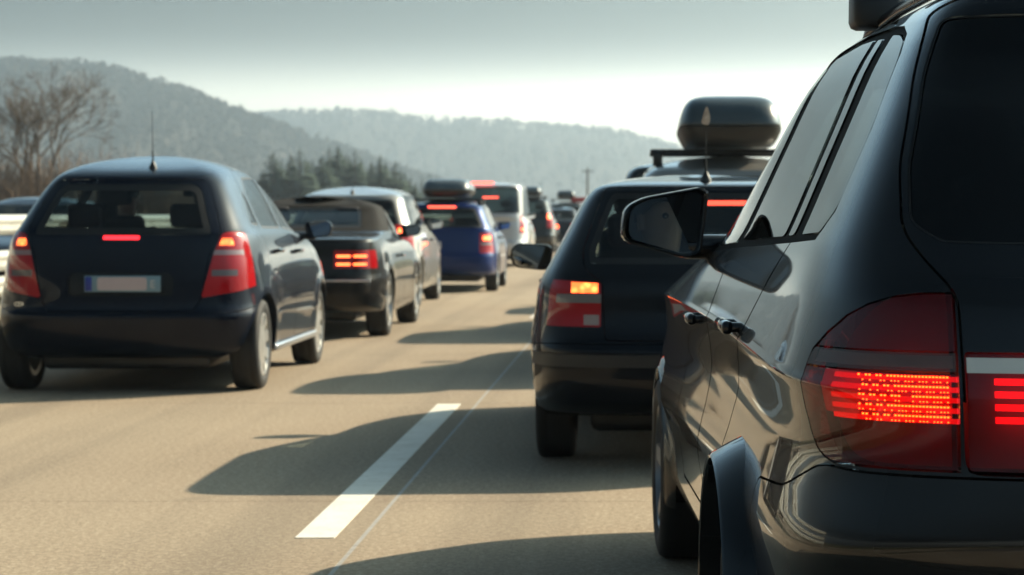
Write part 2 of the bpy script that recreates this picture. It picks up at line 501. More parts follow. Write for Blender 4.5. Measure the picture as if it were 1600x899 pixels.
class Car:
    def __init__(s, name, label, cat, loc, rz, rows, ex, wheels, paint_mat, group='cars queuing on the motorway', n=60, thick=0.035, floor=0.62, cowl=None, arch_amp=0.012, arch_gap=0.045):
        s.root = thing(name, label, cat, (loc[0], loc[1], 0), rz, group)
        s.rows = rows; s.paint = paint_mat
        s.ry, s.fy, s.wr, s.ww, s.track = wheels
        arches = None
        if arch_amp: arches = [(s.ry, s.wr, s.wr + arch_gap + 0.02, arch_amp, 0.07), (s.fy, s.wr, s.wr + arch_gap + 0.02, arch_amp, 0.07)]
        s.v, s.f = ring_solid(rows, ex, n, arches=arches)
        s.tri = tri_of(s.f)
        s.vn = vnormals(s.v, s.tri)
        s.bvh = BVHTree.FromPolygons([Vector(p) for p in s.v], [tuple(int(i) for i in t) for t in s.tri])
        s.hw = float(np.abs(s.v[:, 0]).max())
        s.regions = []
        s.layers = {}
        s.thick = thick; s.floor = floor
        s.cowl = cowl if cowl else s.fy - 0.4
        s.arch_gap = arch_gap
        s.pending = []
    def off(s, d): return me_new(s.v - s.vn * d, s.f)
    def layer(s, a, b):
        if (a, b) not in s.layers:
            s.layers[(a, b)] = csg(s.off(a), [('DIFFERENCE', s.off(b))])
        return s.layers[(a, b)].copy()
    def finish(s, me):
        nv = len(me.vertices)
        if nv == 0: return me
        co = np.empty(nv * 3); me.vertices.foreach_get('co', co); co = co.reshape(-1, 3)
        sn = np.zeros((nv, 3))
        idx = np.zeros(nv, int); pos = np.zeros((nv, 3))
        fn = s.bvh.find_nearest
        for i in range(nv):
            l, _, k, _ = fn(co[i]); idx[i] = k; pos[i] = l
        T = s.tri[idx]; a, b, c = s.v[T[:, 0]], s.v[T[:, 1]], s.v[T[:, 2]]
        v0, v1, v2 = b - a, c - a, pos - a
        d00 = (v0 * v0).sum(1); d01 = (v0 * v1).sum(1); d11 = (v1 * v1).sum(1); d20 = (v2 * v0).sum(1); d21 = (v2 * v1).sum(1)
        den = np.where(np.abs(d00 * d11 - d01 * d01) < 1e-18, 1, d00 * d11 - d01 * d01)
        bv = (d11 * d20 - d01 * d21) / den; bw = (d00 * d21 - d01 * d20) / den; bu = 1 - bv - bw
        sn = bu[:, None] * s.vn[T[:, 0]] + bv[:, None] * s.vn[T[:, 1]] + bw[:, None] * s.vn[T[:, 2]]
        sn /= np.maximum(np.linalg.norm(sn, axis=1, keepdims=True), 1e-9)
        nl = len(me.loops); lv = np.empty(nl, np.int32); me.loops.foreach_get('vertex_index', lv)
        npol = len(me.polygons); pn = np.empty(npol * 3); me.polygons.foreach_get('normal', pn); pn = pn.reshape(-1, 3)
        lt = np.empty(npol, np.int32); me.polygons.foreach_get('loop_total', lt)
        lp = np.repeat(np.arange(npol), lt)
        P = pn[lp]; S = sn[lv]; d = (P * S).sum(1)[:, None]
        out = np.where(d > 0.6, S, np.where(d < -0.6, -S, P))
        me.polygons.foreach_set('use_smooth', [True] * npol)
        me.normals_split_custom_set(out.tolist())
        return me
    # regions -------------------------------------------------------
    def side(s, poly, sign, g=0.0, inner=None):
        p = grow(poly, g)
        x0 = inner if inner is not None else s.hw - 0.55
        return prism(p, 'x', sign * x0, sign * (s.hw + 0.4))
    def rear(s, poly, g=0.0, y0=-0.4, y1=0.75):
        return prism(grow(poly, g), 'y', y0, y1)
    def add(s, kind, name, maker, mat, parent=None, **kw):
        s.regions.append(dict(kind=kind, name=name, mk=maker, mat=mat, **kw))
    def add_side(s, kind, name, poly, mat, sides=(-1, 1), inner=None, **kw):
        for sg in sides:
            s.add(kind, name, (lambda g, sg=sg: s.side(poly, sg, g, inner)), mat, **kw)
    def add_rear(s, kind, name, poly, mat, mirror=False, y1=0.75, **kw):
        s.add(kind, name, (lambda g: s.rear(poly, g, y1=y1)), mat, **kw)
        if mirror:
            q = [(-x, z) for x, z in poly]
            s.add(kind, name, (lambda g: s.rear(q, g, y1=y1)), mat, **kw)
    def add_front(s, kind, name, poly, mat, y0=1.6, **kw):
        s.add(kind, name, (lambda g: prism(grow(poly, g), 'y', y0, 6.5)), mat, **kw)
    def build(s):
        r = s.root
        box = boxm(-1.5, 1.5, 0.05, s.cowl, s.floor, 3)
        inner = csg(s.off(s.thick), [('INTERSECT', box)])
        ops = [('DIFFERENCE', inner)]
        ar = s.wr + s.arch_gap
        circ = lambda cy: [(cy + ar * math.cos(2 * math.pi * k / 40), s.wr + ar * math.sin(2 * math.pi * k / 40)) for k in range(40)]
        for cy in (s.ry, s.fy):
            for sg in (-1, 1):
                ops.append(('DIFFERENCE', prism(circ(cy), 'x', sg * (s.track - s.ww - 0.06), sg * 1.6)))
        s.shell = csg(s.off(0), ops)
        cutters = [q['mk'](0.0) for q in s.regions]
        bb = []
        for c in cutters:
            co = np.array([v.co for v in c.vertices]); bb.append((co.min(0), co.max(0)))
        ov = lambda i, j: np.all(bb[i][0] < bb[j][1]) and np.all(bb[j][0] < bb[i][1])
        body = csg(s.shell.copy(), [('DIFFERENCE', c.copy()) for c in cutters])
        link('body', s.finish(body), s.paint, r)
        s.parts = {}; s.doors = []
        for i, q in enumerate(s.regions):
            minus = [('DIFFERENCE', cutters[j].copy()) for j in range(i + 1, len(cutters)) if ov(i, j)]
            k = q['kind']; par = r
            if q.get('of') and q['of'] in s.parts: par = s.parts[q['of']]
            if k == 'panel':
                me = csg(s.shell.copy(), [('INTERSECT', q['mk'](-q.get('gap', 0.005)))] + minus)
                o = link(q['name'], s.finish(me), q['mat'], par)
                if q['name'] == 'door': s.doors.append(o)
            elif k == 'glass':
                if q.get('seal', 0.014) > 0:
                    g = q.get('seal', 0.014)
                    seal = csg(s.layer(0.0015, 0.02), [('INTERSECT', q['mk'](-0.001)), ('DIFFERENCE', q['mk'](-g))] + minus)
                    me = csg(s.layer(0.004, 0.009), [('INTERSECT', q['mk'](-g * 0.95))] + minus)
                    o = link(q['name'], s.finish(me), q['mat'], par)
                    link('window_seal', s.finish(seal), SEAL, o if par is r else par)
                else:
                    me = csg(s.layer(0.003, 0.008), [('INTERSECT', q['mk'](-0.002))] + minus)
                    o = link(q['name'], s.finish(me), q['mat'], par)
            elif k == 'trim':
                me = csg(s.layer(q.get('a', 0.002), 0.02), [('INTERSECT', q['mk'](-0.002))] + minus)
                o = link(q['name'], s.finish(me), q['mat'], par)
            elif k == 'lens':
                me = csg(s.layer(q.get('a', 0.0), q.get('b', 0.006)), [('INTERSECT', q['mk'](-q.get('gap', 0.002)))] + minus)
                o = link(q['name'], s.finish(me), q['mat'], par)
            if q.get('key') and q['key'] not in s.parts: s.parts[q['key']] = o
        return s
    def wheels(s, style='seven', mat=None):
        link('underbody', rbox(1.15, s.fy - s.ry + .7, .16, .04, 2), BLACKP, s.root, (0, (s.ry + s.fy) / 2, .24))
        ty, rim, disc = wheel_meshes(s.wr, s.ww, style)
        for cy in (s.ry, s.fy):
            for sg in (-1, 1):
                w = link('wheel', ty, RUBBER, s.root, (sg * (s.track - s.ww / 2), cy, s.wr), (random.uniform(0, 6), 0, 0 if sg > 0 else math.pi))
                link('rim', rim, mat or ALU, w); link('brake_disc', disc, DARKALU, w)
    def seats(s, y, z, dx=0.36, rear_y=None, wheel=True):
        sm, hr = seat_mesh()
        for sg in (-1, 1):
            q = link('front_seat', sm, FABRIC, s.root, (sg * dx, y, z)); link('headrest', hr, FABRIC, q)
        if rear_y is not None:
            be = link('rear_bench', SEAT_CACHE.setdefault('b', smooth(join_me([rbox(1.2, 0.5, 0.16, 0.05, 3, (0, 0.05, 0.08)), xform(rbox(1.2, 0.14, 0.5, 0.05, 3, (0, 0, 0.25)), Matrix.Translation((0, -0.22, 0.08)) @ Matrix.Rotation(R(14), 4, 'X'))]), 50)), FABRIC, s.root, (0, rear_y, z - 0.02))
            for sg in (-1, 1): link('headrest', hr, FABRIC, be, (sg * 0.36, 0.05, -0.14))
        sw = SEAT_CACHE.setdefault('sw', smooth(join_me([tube([(0.185 * math.cos(2 * math.pi * k / 24), 0, 0.185 * math.sin(2 * math.pi * k / 24)) for k in range(25)], 0.016, 8), rbox(0.14, 0.05, 0.1, 0.02), rbox(0.34, 0.02, 0.035, 0.008)]), 50))
        link('steering_wheel', sw, BLACKP, s.root, (-dx, y + 0.50, z + 0.42), (R(-24), 0, 0))
        link('dashboard', rbox(1.25, 0.4, 0.3, 0.08, 3), BLACKP, s.root, (0, y + 0.85, z + 0.26))
    def surf_x(s, y, z, sign):
        """x of the flank at (y,z)"""
        h = s.bvh.ray_cast(Vector((sign * 3, y, z)), Vector((-sign, 0, 0)))
        return h[0].x if h[0] else sign * s.hw
    def surf_y(s, x, z):
        h = s.bvh.ray_cast(Vector((x, -3, z)), Vector((0, 1, 0)))
        return h[0].y if h[0] else 0.0
    def surf_z(s, x, y):
        h = s.bvh.ray_cast(Vector((x, y, 4)), Vector((0, 0, -1)))
        return h[0].z if h[0] else 1.5
    def mirrors(s, y, z, size=1.0, mat=None, style=0, sides=(-1, 1)):
        for sg in sides:
            x = s.surf_x(y, z, sg)
            poly = rnd([(-0.10, -0.055), (0.09, -0.075), (0.115, 0.06), (-0.08, 0.07), (-0.115, 0.03)], 0.05, 6)
            if sg > 0: poly = [(-a, b) for a, b in poly]
            poly = [(a * size, b * size) for a, b in poly]
            ho = outline_loft(poly, [(0.012, 0.86), (0.0, 0.90), (0.0, 0.98), (0.02, 1.0), (0.06, 0.96), (0.10, 0.82), (0.125, 0.55), (0.13, 0.2)])
            c = (x + sg * 0.14 * size, y, z + 0.05)
            o = link('side_mirror', ho, mat or s.paint, s.root, c)
            link('mirror_glass', outline_loft(poly, [(0.004, 0.87), (0.010, 0.87)]), MIRROR, o, (0, 0, 0), (R(3), 0, -sg * R(8)))
            link('mirror_arm', rbox(0.16 * size, 0.06, 0.05, 0.02), BLACKP, o, (-sg * 0.10 * size, 0.05, -0.055))
    def handles(s, pts, mat=None):
        me = SEAT_CACHE.setdefault('hd', smooth(join_me([rbox(0.028, 0.22, 0.032, 0.012, 3, (0.028, 0, 0)), rbox(0.04, 0.03, 0.024, 0.01, 2, (0.006, -0.09, 0)), rbox(0.04, 0.03, 0.024, 0.01, 2, (0.006, 0.09, 0))]), 50))
        for y, z in pts:
            for sg in (-1, 1):
                par = s.root
                for d in s.doors:
                    bb = [Vector(q) for q in d.bound_box]
                    if min(q.y for q in bb) < y < max(q.y for q in bb) and (bb[0].x + bb[6].x) * sg > 0: par = d
                link('door_handle', me, mat or s.paint, par, (s.surf_x(y, z, sg), y, z), (0, 0, 0 if sg > 0 else math.pi))
    def antenna(s, y, h, x=0.0, lean=0.0):
        z = s.surf_z(x, y)
        o = link('antenna', smooth(join_me([tube([(0, 0, 0.02), (0, -lean * 0.3, h * 0.3)], [0.007, 0.006], 6), tube([(0, -lean * 0.3, h * 0.3), (0, -lean, h)], [0.003, 0.002], 6)]), 60), BLACKP, s.root, (x, y, z - 0.002))
        link('antenna_base', lathe_z([(0.03, -0.01), (0.028, 0.012), (0.016, 0.035), (0.010, 0.05), (0, 0.052)], 16), BLACKP, o)
    def plate(s, x, z, w=0.52, h=0.11, mark=True, tilt=0, blank=False, text=None):
        y = min(s.surf_y(x, z - h / 2), s.surf_y(x, z + h / 2), s.surf_y(x - w / 2, z), s.surf_y(x + w / 2, z)) - 0.012
        o = link('number_plate', rbox(w, 0.008, h, 0.003, 2), PLATE_P if blank else PLATE, s.root, (x, y, z), (R(tilt), 0, 0))
        link('plate_band', rbox(0.045, 0.002, h * 0.86, 0.0005, 1), PLATE_B, o, (-w / 2 + 0.028, -0.0052, 0))
        if blank:
            link('plate_field', outline_loft(rnd([(-w * 0.33, -h * 0.4), (w * 0.32, -h * 0.4), (w * 0.32, h * 0.4), (-w * 0.33, h * 0.4)], 0.02), [(-0.006, 1), (-0.004, 1)]), PLATE_F, o)
            link('plate_mark', text_mesh('E', 0.075), PLATE, o, (w * 0.36, -0.0055, -0.027))
        elif text:
            link('plate_letters', text_mesh(text, h * 0.8), INK, o, (-w * 0.32, -0.0055, -h * 0.3))
PLATE_F = principled('plate_field', (0.5, 0.42, 0.43), rough=0.5, noise=(30, 0.3, (0.42, 0.34, 0.36)))
def lathe_z(prof, seg):
    return xform(lathe([(r, z) for r, z in prof], seg), Matrix(((0, 1, 0, 0), (0, 0, 1, 0), (1, 0, 0, 0), (0, 0, 0, 1))))
def text_mesh(t, size):
    cu = bpy.data.curves.new('t', 'FONT'); cu.body = t; cu.size = size; cu.extrude = 0.0006; cu.resolution_u = 3
    o = bpy.data.objects.new('t', cu); COL.objects.link(o)
    bpy.context.view_layer.update()
    me = bpy.data.meshes.new_from_object(o.evaluated_get(bpy.context.evaluated_depsgraph_get()))
    bpy.data.objects.remove(o)
    return xform(me, Matrix.Rotation(R(90), 4, 'X'))

# ------------------------------------------------------------------ setting: ground, road, barrier, hills, trees
def at(px, py, d):
    return Vector(((px - 1000) * d / 3500, d, CAM_H + (335 - py) * d / 3500))
def surface(name, cols, scales, rough=0.9, bump=None, speck=None):
    m = bpy.data.materials.new(name); m.use_nodes = True
    nt = m.node_tree; b = nt.nodes['Principled BSDF']; b.inputs['Roughness'].default_value = rough
    b.inputs['Specular IOR Level'].default_value = 0.25
    tc = nd(nt, 'ShaderNodeTexCoord'); geo = nd(nt, 'ShaderNodeNewGeometry')
    prev = None
    for i, (sc_, lo, hi) in enumerate(scales):
        n = nd(nt, 'ShaderNodeTexNoise'); n.inputs['Scale'].default_value = sc_; n.inputs['Detail'].default_value = 6; n.inputs['Roughness'].default_value = 0.65
        nt.links.new(geo.outputs['Position'], n.inputs['Vector'])
        mr = nd(nt, 'ShaderNodeMapRange'); mr.inputs[1].default_value = lo; mr.inputs[2].default_value = hi
        nt.links.new(n.outputs['Fac'], mr.inputs[0])
        mx = nd(nt, 'ShaderNodeMix', data_type='RGBA')
        if prev is None: mx.inputs[6].default_value = (*cols[0], 1)
        else: nt.links.new(prev, mx.inputs[6])
        mx.inputs[7].default_value = (*cols[i + 1], 1)
        nt.links.new(mr.outputs[0], mx.inputs[0]); prev = mx.outputs[2]
    if speck:                                      # tyre tracks and drips: stains stretched along the lanes
        mp = nd(nt, 'ShaderNodeMapping'); mp.inputs['Scale'].default_value = (1.6, 0.035, 1)
        nt.links.new(geo.outputs['Position'], mp.inputs['Vector'])
        n = nd(nt, 'ShaderNodeTexNoise'); n.inputs['Scale'].default_value = 1.0; n.inputs['Detail'].default_value = 5; nt.links.new(mp.outputs[0], n.inputs['Vector'])
        mr = nd(nt, 'ShaderNodeMapRange'); mr.inputs[1].default_value = 0.48; mr.inputs[2].default_value = 0.72; mr.inputs[4].default_value = speck[0]
        nt.links.new(n.outputs['Fac'], mr.inputs[0])
        v = nd(nt, 'ShaderNodeTexVoronoi'); v.inputs['Scale'].default_value = 1.3; nt.links.new(geo.outputs['Position'], v.inputs['Vector'])
        m3 = nd(nt, 'ShaderNodeMapRange'); m3.inputs[1].default_value = 0.10; m3.inputs[2].default_value = 0.03; m3.inputs[4].default_value = speck[1]
        nt.links.new(v.outputs['Distance'], m3.inputs[0])
        ad = nd(nt, 'ShaderNodeMath', operation='MAXIMUM'); nt.links.new(mr.outputs[0], ad.inputs[0]); nt.links.new(m3.outputs[0], ad.inputs[1])
        mx = nd(nt, 'ShaderNodeMix', data_type='RGBA'); nt.links.new(prev, mx.inputs[6]); mx.inputs[7].default_value = (0.10, 0.085, 0.07, 1)
        nt.links.new(ad.outputs[0], mx.inputs[0]); prev = mx.outputs[2]
    nt.links.new(prev, b.inputs['Base Color'])
    if bump:
        n = nd(nt, 'ShaderNodeTexNoise'); n.inputs['Scale'].default_value = bump[0]; n.inputs['Detail'].default_value = 8; n.inputs['Roughness'].default_value = 0.7
        nt.links.new(geo.outputs['Position'], n.inputs['Vector'])
        bp = nd(nt, 'ShaderNodeBump'); bp.inputs['Strength'].default_value = bump[1]; bp.inputs['Distance'].default_value = bump[2]
        nt.links.new(n.outputs['Fac'], bp.inputs['Height']); nt.links.new(bp.outputs[0], b.inputs['Normal'])
    return m
CONCRETE = surface('road_concrete', [(0.33, 0.262, 0.19), (0.25, 0.195, 0.14), (0.42, 0.345, 0.255), (0.15, 0.115, 0.08)], [(0.35, 0.35, 0.75), (38, 0.46, 0.60), (110, 0.52, 0.64)], 0.92, (90, 0.5, 0.006), speck=(0.42, 0.35))
JOINT = principled('joint_filler', (0.36, 0.35, 0.33), rough=0.85, noise=(20, 0.5, (0.14, 0.13, 0.12)))
CRACK = principled('slab_gap', (0.12, 0.10, 0.085), rough=0.9)
WHITE = surface('lane_paint', [(0.74, 0.72, 0.66), (0.60, 0.57, 0.50), (0.42, 0.37, 0.30)], [(6, 0.4, 0.75), (55, 0.58, 0.70)], 0.75, (120, 0.35, 0.004))
FIELD = surface('field_grass', [(0.10, 0.10, 0.045), (0.14, 0.12, 0.065), (0.07, 0.075, 0.03)], [(0.03, 0.35, 0.65), (0.6, 0.4, 0.7)], 0.95)
VERGE = surface('verge_soil', [(0.11, 0.095, 0.055), (0.075, 0.085, 0.035), (0.16, 0.13, 0.085)], [(0.8, 0.4, 0.7), (12, 0.5, 0.7)], 0.95, (15, 0.6, 0.05))

gr = link('ground', me_new([(-9000, -2500, -0.16), (9000, -2500, -0.16), (9000, 9000, -0.16), (-9000, 9000, -0.16)], [(0, 1, 2, 3)]), FIELD); gr['kind'] = 'structure'
# carriageway: a base sheet, concrete slabs with open joints, painted dashes
LANES = [(-5.35, -1.067), (-1.048, 2.72), (2.735, 5.4)]
road = link('road', boxm(-5.35, 5.4, -30, 700, -0.15, -0.012), CRACK); road['kind'] = 'structure'
slab_cache = {}
for (xa, xb) in LANES:
    y = -10.0
    while y < 90:   # slabs five metres long
        w_ = round(xb - xa, 3)
        if w_ not in slab_cache:
            bm = bmesh.new(); me = boxm(-w_ / 2, w_ / 2, 0, 4.994, -0.012, 0); bm.from_mesh(me)
            bm.to_mesh(me); bm.free(); slab_cache[w_] = me
        link('slab', slab_cache[w_], CONCRETE, road, ((xa + xb) / 2, y + 4.6, 0)); y += 5.0
    link('slab', boxm(xa, xb, 94.62, 700, -0.012, 0), CONCRETE, road)
# sealed joint beside the dashes
link('joint_seal', boxm(-1.0665, -1.0485, -10, 300, -0.012, -0.001), JOINT, road)
dash = boxm(-0.075, 0.075, 0, 6.0, -0.006, 0.003)
for k in range(-1, 14):
    link('lane_dash', dash, WHITE, road, (-1.235, 8.5 + 18 * k, 0))
link('edge_line', boxm(2.45, 2.60, -20, 700, 0.004, 0.006), WHITE, road)
road2 = link('opposite_road', boxm(-18.6, -7.6, -30, 700, -0.15, -0.03), CONCRETE); road2['kind'] = 'structure'
link('edge_line', boxm(-8.0, -7.85, -20, 700, -0.028, -0.026), WHITE, road2)
for k in range(-1, 12): link('lane_dash', dash, WHITE, road2, (-11.6, 3 + 18 * k, -0.03))
med = link('median', boxm(-7.6, -5.35, -30, 700, -0.15, -0.02), VERGE); med['kind'] = 'structure'
ver = link('verge', boxm(5.4, 14, -30, 700, -0.15, -0.03), VERGE); ver['kind'] = 'structure'

# guard rail: two tiers of beams on posts
GALV = principled('galvanised_steel', (0.62, 0.60, 0.54), rough=0.42, metal=0.35, noise=(2.5, 0.7, (0.44, 0.42, 0.37)))
HOLE = principled('bolt_dark', (0.10, 0.095, 0.09), rough=0.6, metal=0.5)
def w_beam(length):
    prof = [(0, 0), (0.045, 0.02), (0.075, 0.07), (0.075, 0.10), (0.03, 0.145), (0.03, 0.165), (0.075, 0.21), (0.075, 0.24), (0.045, 0.29), (0, 0.31)]
    prof = [(a, b * 0.62) for a, b in prof]
    p2 = [(a - 0.006, b) for a, b in prof][::-1]
    return prism(prof + p2, 'y', 0, length)
rail = thing('guard_rail', 'pale galvanised double guard rail in the median left of the blue hatchback', 'guard rail', (-5.95, 0, 0))
bm_me = w_beam(3.985)
post_me = rbox(0.10, 0.06, 1.28, 0.008, 2, (0, 0, 0.60))
bolt_me = lathe([(0, 0.012), (0.014, 0.012), (0.018, 0.004), (0.02, 0.0), (0, 0)], 10)
for k in range(0, 26):
    y0 = 6 + 4 * k
    for z0 in (1.035, 0.70, 0.46):
        b_ = link('rail_beam', bm_me, GALV, rail, (0, y0, z0))
        if k < 8:
            for yy in (0.10, 0.34):
                for zz in (0.055, 0.135): link('bolt', bolt_me, HOLE, b_, (0.072, yy, zz))
    link('post', post_me, GALV, rail, (-0.06, y0 + 0.2, 0))

# hills and their woods
def ridge(name, pts, D, foot, woods, hcol, tcol, n_tree, th, label):
    xs = np.array([p[0] for p in pts], float); ys = np.array([p[1] for p in pts], float)
    X = np.linspace(xs[0], xs[-1], 140)
    Yp = np.interp(X, xs, ys)
    prng = np.random.default_rng(len(pts))
    rows = []
    prof = [(-foot, -0.02), (-foot * 0.75, 0.10), (-foot * 0.5, 0.32), (-foot * 0.25, 0.68), (-foot * 0.08, 0.93), (0, 1.0), (foot * 0.15, 0.95), (foot * 0.6, 0.4), (foot, -0.02)]
    wx = (X - 1000) * D / 3500; top = np.maximum(CAM_H + (335 - Yp) * D / 3500 - th * 0.75, 1)
    top = np.convolve(np.pad(top, 2, 'edge'), np.ones(5) / 5, 'valid')
    v, f = [], []
    for dy, q in prof:
        for i in range(len(X)):
            gul = 1 + 0.10 * math.sin(i * 0.55 + dy * 0.004) * math.sin(math.pi * min(max((dy + foot) / foot, 0), 1))
            v.append((wx[i], D + dy + 40 * math.sin(i * 0.3), top[i] * q * (gul if q < 1 else 1) - 0.3))
    m = len(X)
    for j in range(len(prof) - 1):
        for i in range(m - 1): f.append((j * m + i, j * m + i + 1, (j + 1) * m + i + 1, (j + 1) * m + i))
    me = smooth(me_new(v, f), 80)
    h = link(name, me, hcol); h['kind'] = 'structure'
    bv = BVHTree.FromPolygons([Vector(p) for p in v], f)
    # woods: thousands of small ragged crowns, most of them close to the skyline
    tv, tf = [], []
    for k in range(n_tree):
        i = prng.uniform(wx[0], wx[-1])
        dy = -foot * abs(prng.normal(0, 0.42)) if k % 4 else prng.uniform(-20, 40)
        hit = bv.ray_cast(Vector((i, D + dy, 900)), Vector((0, 0, -1)))
        if hit[0] is None or hit[0].z < 4: continue
        z = hit[0].z; hh = th * prng.uniform(0.6, 1.25); rw = hh * prng.uniform(0.3, 0.45)
        for q in range(11):
            ph = prng.uniform(0, 6.28); zz = prng.uniform(0.35, 0.95); rr = rw * math.sqrt(max(0.05, 1 - ((zz - 0.55) / 0.45) ** 2)) * prng.uniform(0.2, 1)
            c = np.array([i + rr * math.cos(ph), D + dy + rr * math.sin(ph), z + hh * zz])
            a = prng.normal(0, hh * 0.13, 3); b = prng.normal(0, hh * 0.13, 3); a[2] = abs(a[2])
            n0 = len(tv); tv += [c + a, c - a * 0.6 + b, c - b]; tf.append((n0, n0 + 1, n0 + 2))
        n0 = len(tv); tv += [np.array([i - 0.5, D + dy, z - 1]), np.array([i + 0.5, D + dy, z - 1]), np.array([i, D + dy, z + hh * 0.8])]; tf.append((n0, n0 + 1, n0 + 2))
    wd = link(woods, me_new(tv, tf), tcol, kind='stuff')
    tag(wd, label, 'woods')
HILL = principled('hill_soil', (0.030, 0.026, 0.021), rough=0.95, noise=(0.01, 0.7, (0.045, 0.036, 0.028)))
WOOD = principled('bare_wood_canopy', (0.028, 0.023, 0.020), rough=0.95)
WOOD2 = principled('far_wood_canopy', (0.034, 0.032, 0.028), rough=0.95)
ridge('hill', [(-900, 170), (-500, 140), (-250, 118), (-100, 98), (0, 91), (45, 97), (95, 104), (140, 99), (180, 102), (215, 113), (255, 128), (300, 143), (345, 160), (385, 177), (440, 196), (520, 225), (620, 262), (740, 300), (860, 335)],
      1500, 560, 'hill_woods', HILL, WOOD, 9000, 8, 'leafless brown woods covering the near dark hill at left')
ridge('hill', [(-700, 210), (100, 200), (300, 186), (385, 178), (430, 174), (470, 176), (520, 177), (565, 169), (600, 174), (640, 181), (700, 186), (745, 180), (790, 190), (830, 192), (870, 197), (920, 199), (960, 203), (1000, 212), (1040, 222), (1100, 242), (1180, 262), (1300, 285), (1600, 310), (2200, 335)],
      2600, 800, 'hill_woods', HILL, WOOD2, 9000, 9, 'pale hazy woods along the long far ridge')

# trees
BARK = principled('bark', (0.075, 0.055, 0.042), rough=0.9, noise=(3, 0.6, (0.12, 0.09, 0.065)))
TWIG = principled('twig', (0.11, 0.085, 0.07), rough=0.9)
TWIG2 = principled('bush_twig', (0.16, 0.105, 0.075), rough=0.9, noise=(0.4, 0.8, (0.21, 0.15, 0.10)))
NEEDLE = principled('conifer_needles', (0.018, 0.046, 0.026), rough=0.85, noise=(0.5, 0.7, (0.03, 0.06, 0.03)))
def limb(v, f, p, q, r0, r1, n=4):
    p, q = Vector(p), Vector(q); d = (q - p).normalized()
    s = d.orthogonal().normalized(); t = s.cross(d); b = len(v)
    for k in range(n):
        a = 2 * math.pi * k / n; e = s * math.cos(a) + t * math.sin(a)
        v.append(p + e * r0)
    for k in range(n):
        a = 2 * math.pi * k / n; e = s * math.cos(a) + t * math.sin(a)
        v.append(q + e * r1)
    for k in range(n): f.append((b + k, b + (k + 1) % n, b + n + (k + 1) % n, b + n + k))
def bare_tree(name, loc, H, seed, label, levels=6, r0=0.16, group=None):
    rd = random.Random(seed)
    t = thing(name, label, 'tree', loc, 0, group)
    tv, tf, cv, cf = [], [], [], []
    def grow_(p, d, ln, r, lv):
        n = 2 if lv > 2 else 1
        q = p
        for k in range(n):
            d2 = (d + Vector((rd.gauss(0, 0.10), rd.gauss(0, 0.10), rd.gauss(0.03, 0.06)))).normalized()
            e = q + d2 * ln / n
            ra, rb = r * (1 - 0.18 * k), r * (1 - 0.18 * (k + 1))
            if lv >= levels - 1: limb(tv, tf, q, e, ra, rb, 7)
            else: limb(cv, cf, q, e, ra, rb, 3 if lv < 3 else 4)
            q, d = e, d2
        if lv == 0: return
        for k in range(rd.choice((2, 3, 3)) if lv < levels else 5):
            sp = 0.62 if lv < levels else 0.5
            az = rd.uniform(0, 6.28)
            o = d.orthogonal().normalized(); o = (Matrix.Rotation(az, 3, d) @ o)
            nd_ = (d * math.cos(sp * rd.uniform(0.6, 1.3)) + o * math.sin(sp * rd.uniform(0.6, 1.3)) + Vector((0, 0, 0.12))).normalized()
            grow_(q - d * ln * (0.0 if k == 0 else rd.uniform(0, 0.4)), nd_, ln * rd.uniform(0.66, 0.86), max(r * 0.58, 0.008), lv - 1)
    grow_(Vector((0, 0, -0.1)), Vector((0.03, 0, 1)), H * 0.26, r0, levels)
    link('trunk', smooth(me_new(tv, tf), 60), BARK, t)
    link('crown', me_new(cv, cf), TWIG, t)
    return t
p = at(72, 330, 95)
bare_tree('bare_tree', (p.x, 95, -0.1), 8.3, 11, 'bare spreading brown tree standing beyond the guard rail at far left', levels=7, r0=0.17)
p = at(-20, 330, 110)
bare_tree('bare_tree', (p.x, 110, -0.1), 6.6, 5, 'smaller leafless tree cut by the left edge of the picture', levels=6, r0=0.13)
def bush_mesh(H, W, n, seed, thick=0.018):
    rd = random.Random(seed); v, f = [], []
    for k in range(n):
        bx, by = rd.gauss(0, W * 0.28), rd.gauss(0, W * 0.28)
        h = H * rd.uniform(0.55, 1.0) * math.exp(-(bx / W) ** 2 * 1.2)
        lean = Vector((bx * 0.5 + rd.gauss(0, 0.25), by * 0.5 + rd.gauss(0, 0.2), h))
        p0 = Vector((bx, by, -0.1)); p1 = p0 + lean * 0.5 + Vector((rd.gauss(0, 0.1), rd.gauss(0, 0.1), 0)); p2 = p0 + lean
        limb(v, f, p0, p1, thick * 1.6, thick, 3); limb(v, f, p1, p2, thick, thick * 0.3, 3)
        for j in range(4):
            a = p0 + lean * rd.uniform(0.25, 0.85); b = a + Vector((rd.gauss(0, 0.35), rd.gauss(0, 0.3), rd.uniform(0.2, 0.7))) * (H * 0.3)
            limb(v, f, a, b, thick * 0.7, thick * 0.25, 3)
    return me_new(v, f)
bushes = [bush_mesh(3.4, 2.6, 150, 1), bush_mesh(2.8, 2.4, 130, 2), bush_mesh(4.0, 2.2, 130, 3)]
rdb = random.Random(4)
k = 0
def bush(px, d, sc, label, group):
    global k
    q = at(px, 330, d); k += 1
    o = link('bush', bushes[k % 3], TWIG2, None, (q.x, d, -0.15), (0, 0, rdb.uniform(0, 6.28)))
    o.scale = (sc, sc, sc * rdb.uniform(0.85, 1.12))
    tag(o, label, 'bush', group)
for i in range(20):
    bush(-40 + i * 17 + rdb.uniform(-10, 10), rdb.uniform(78, 100), rdb.uniform(0.85, 1.15) * (1.05 if i < 12 else 0.85), 'reddish brown leafless bush in the hedge under the bare tree', 'bushes in the roadside hedge')
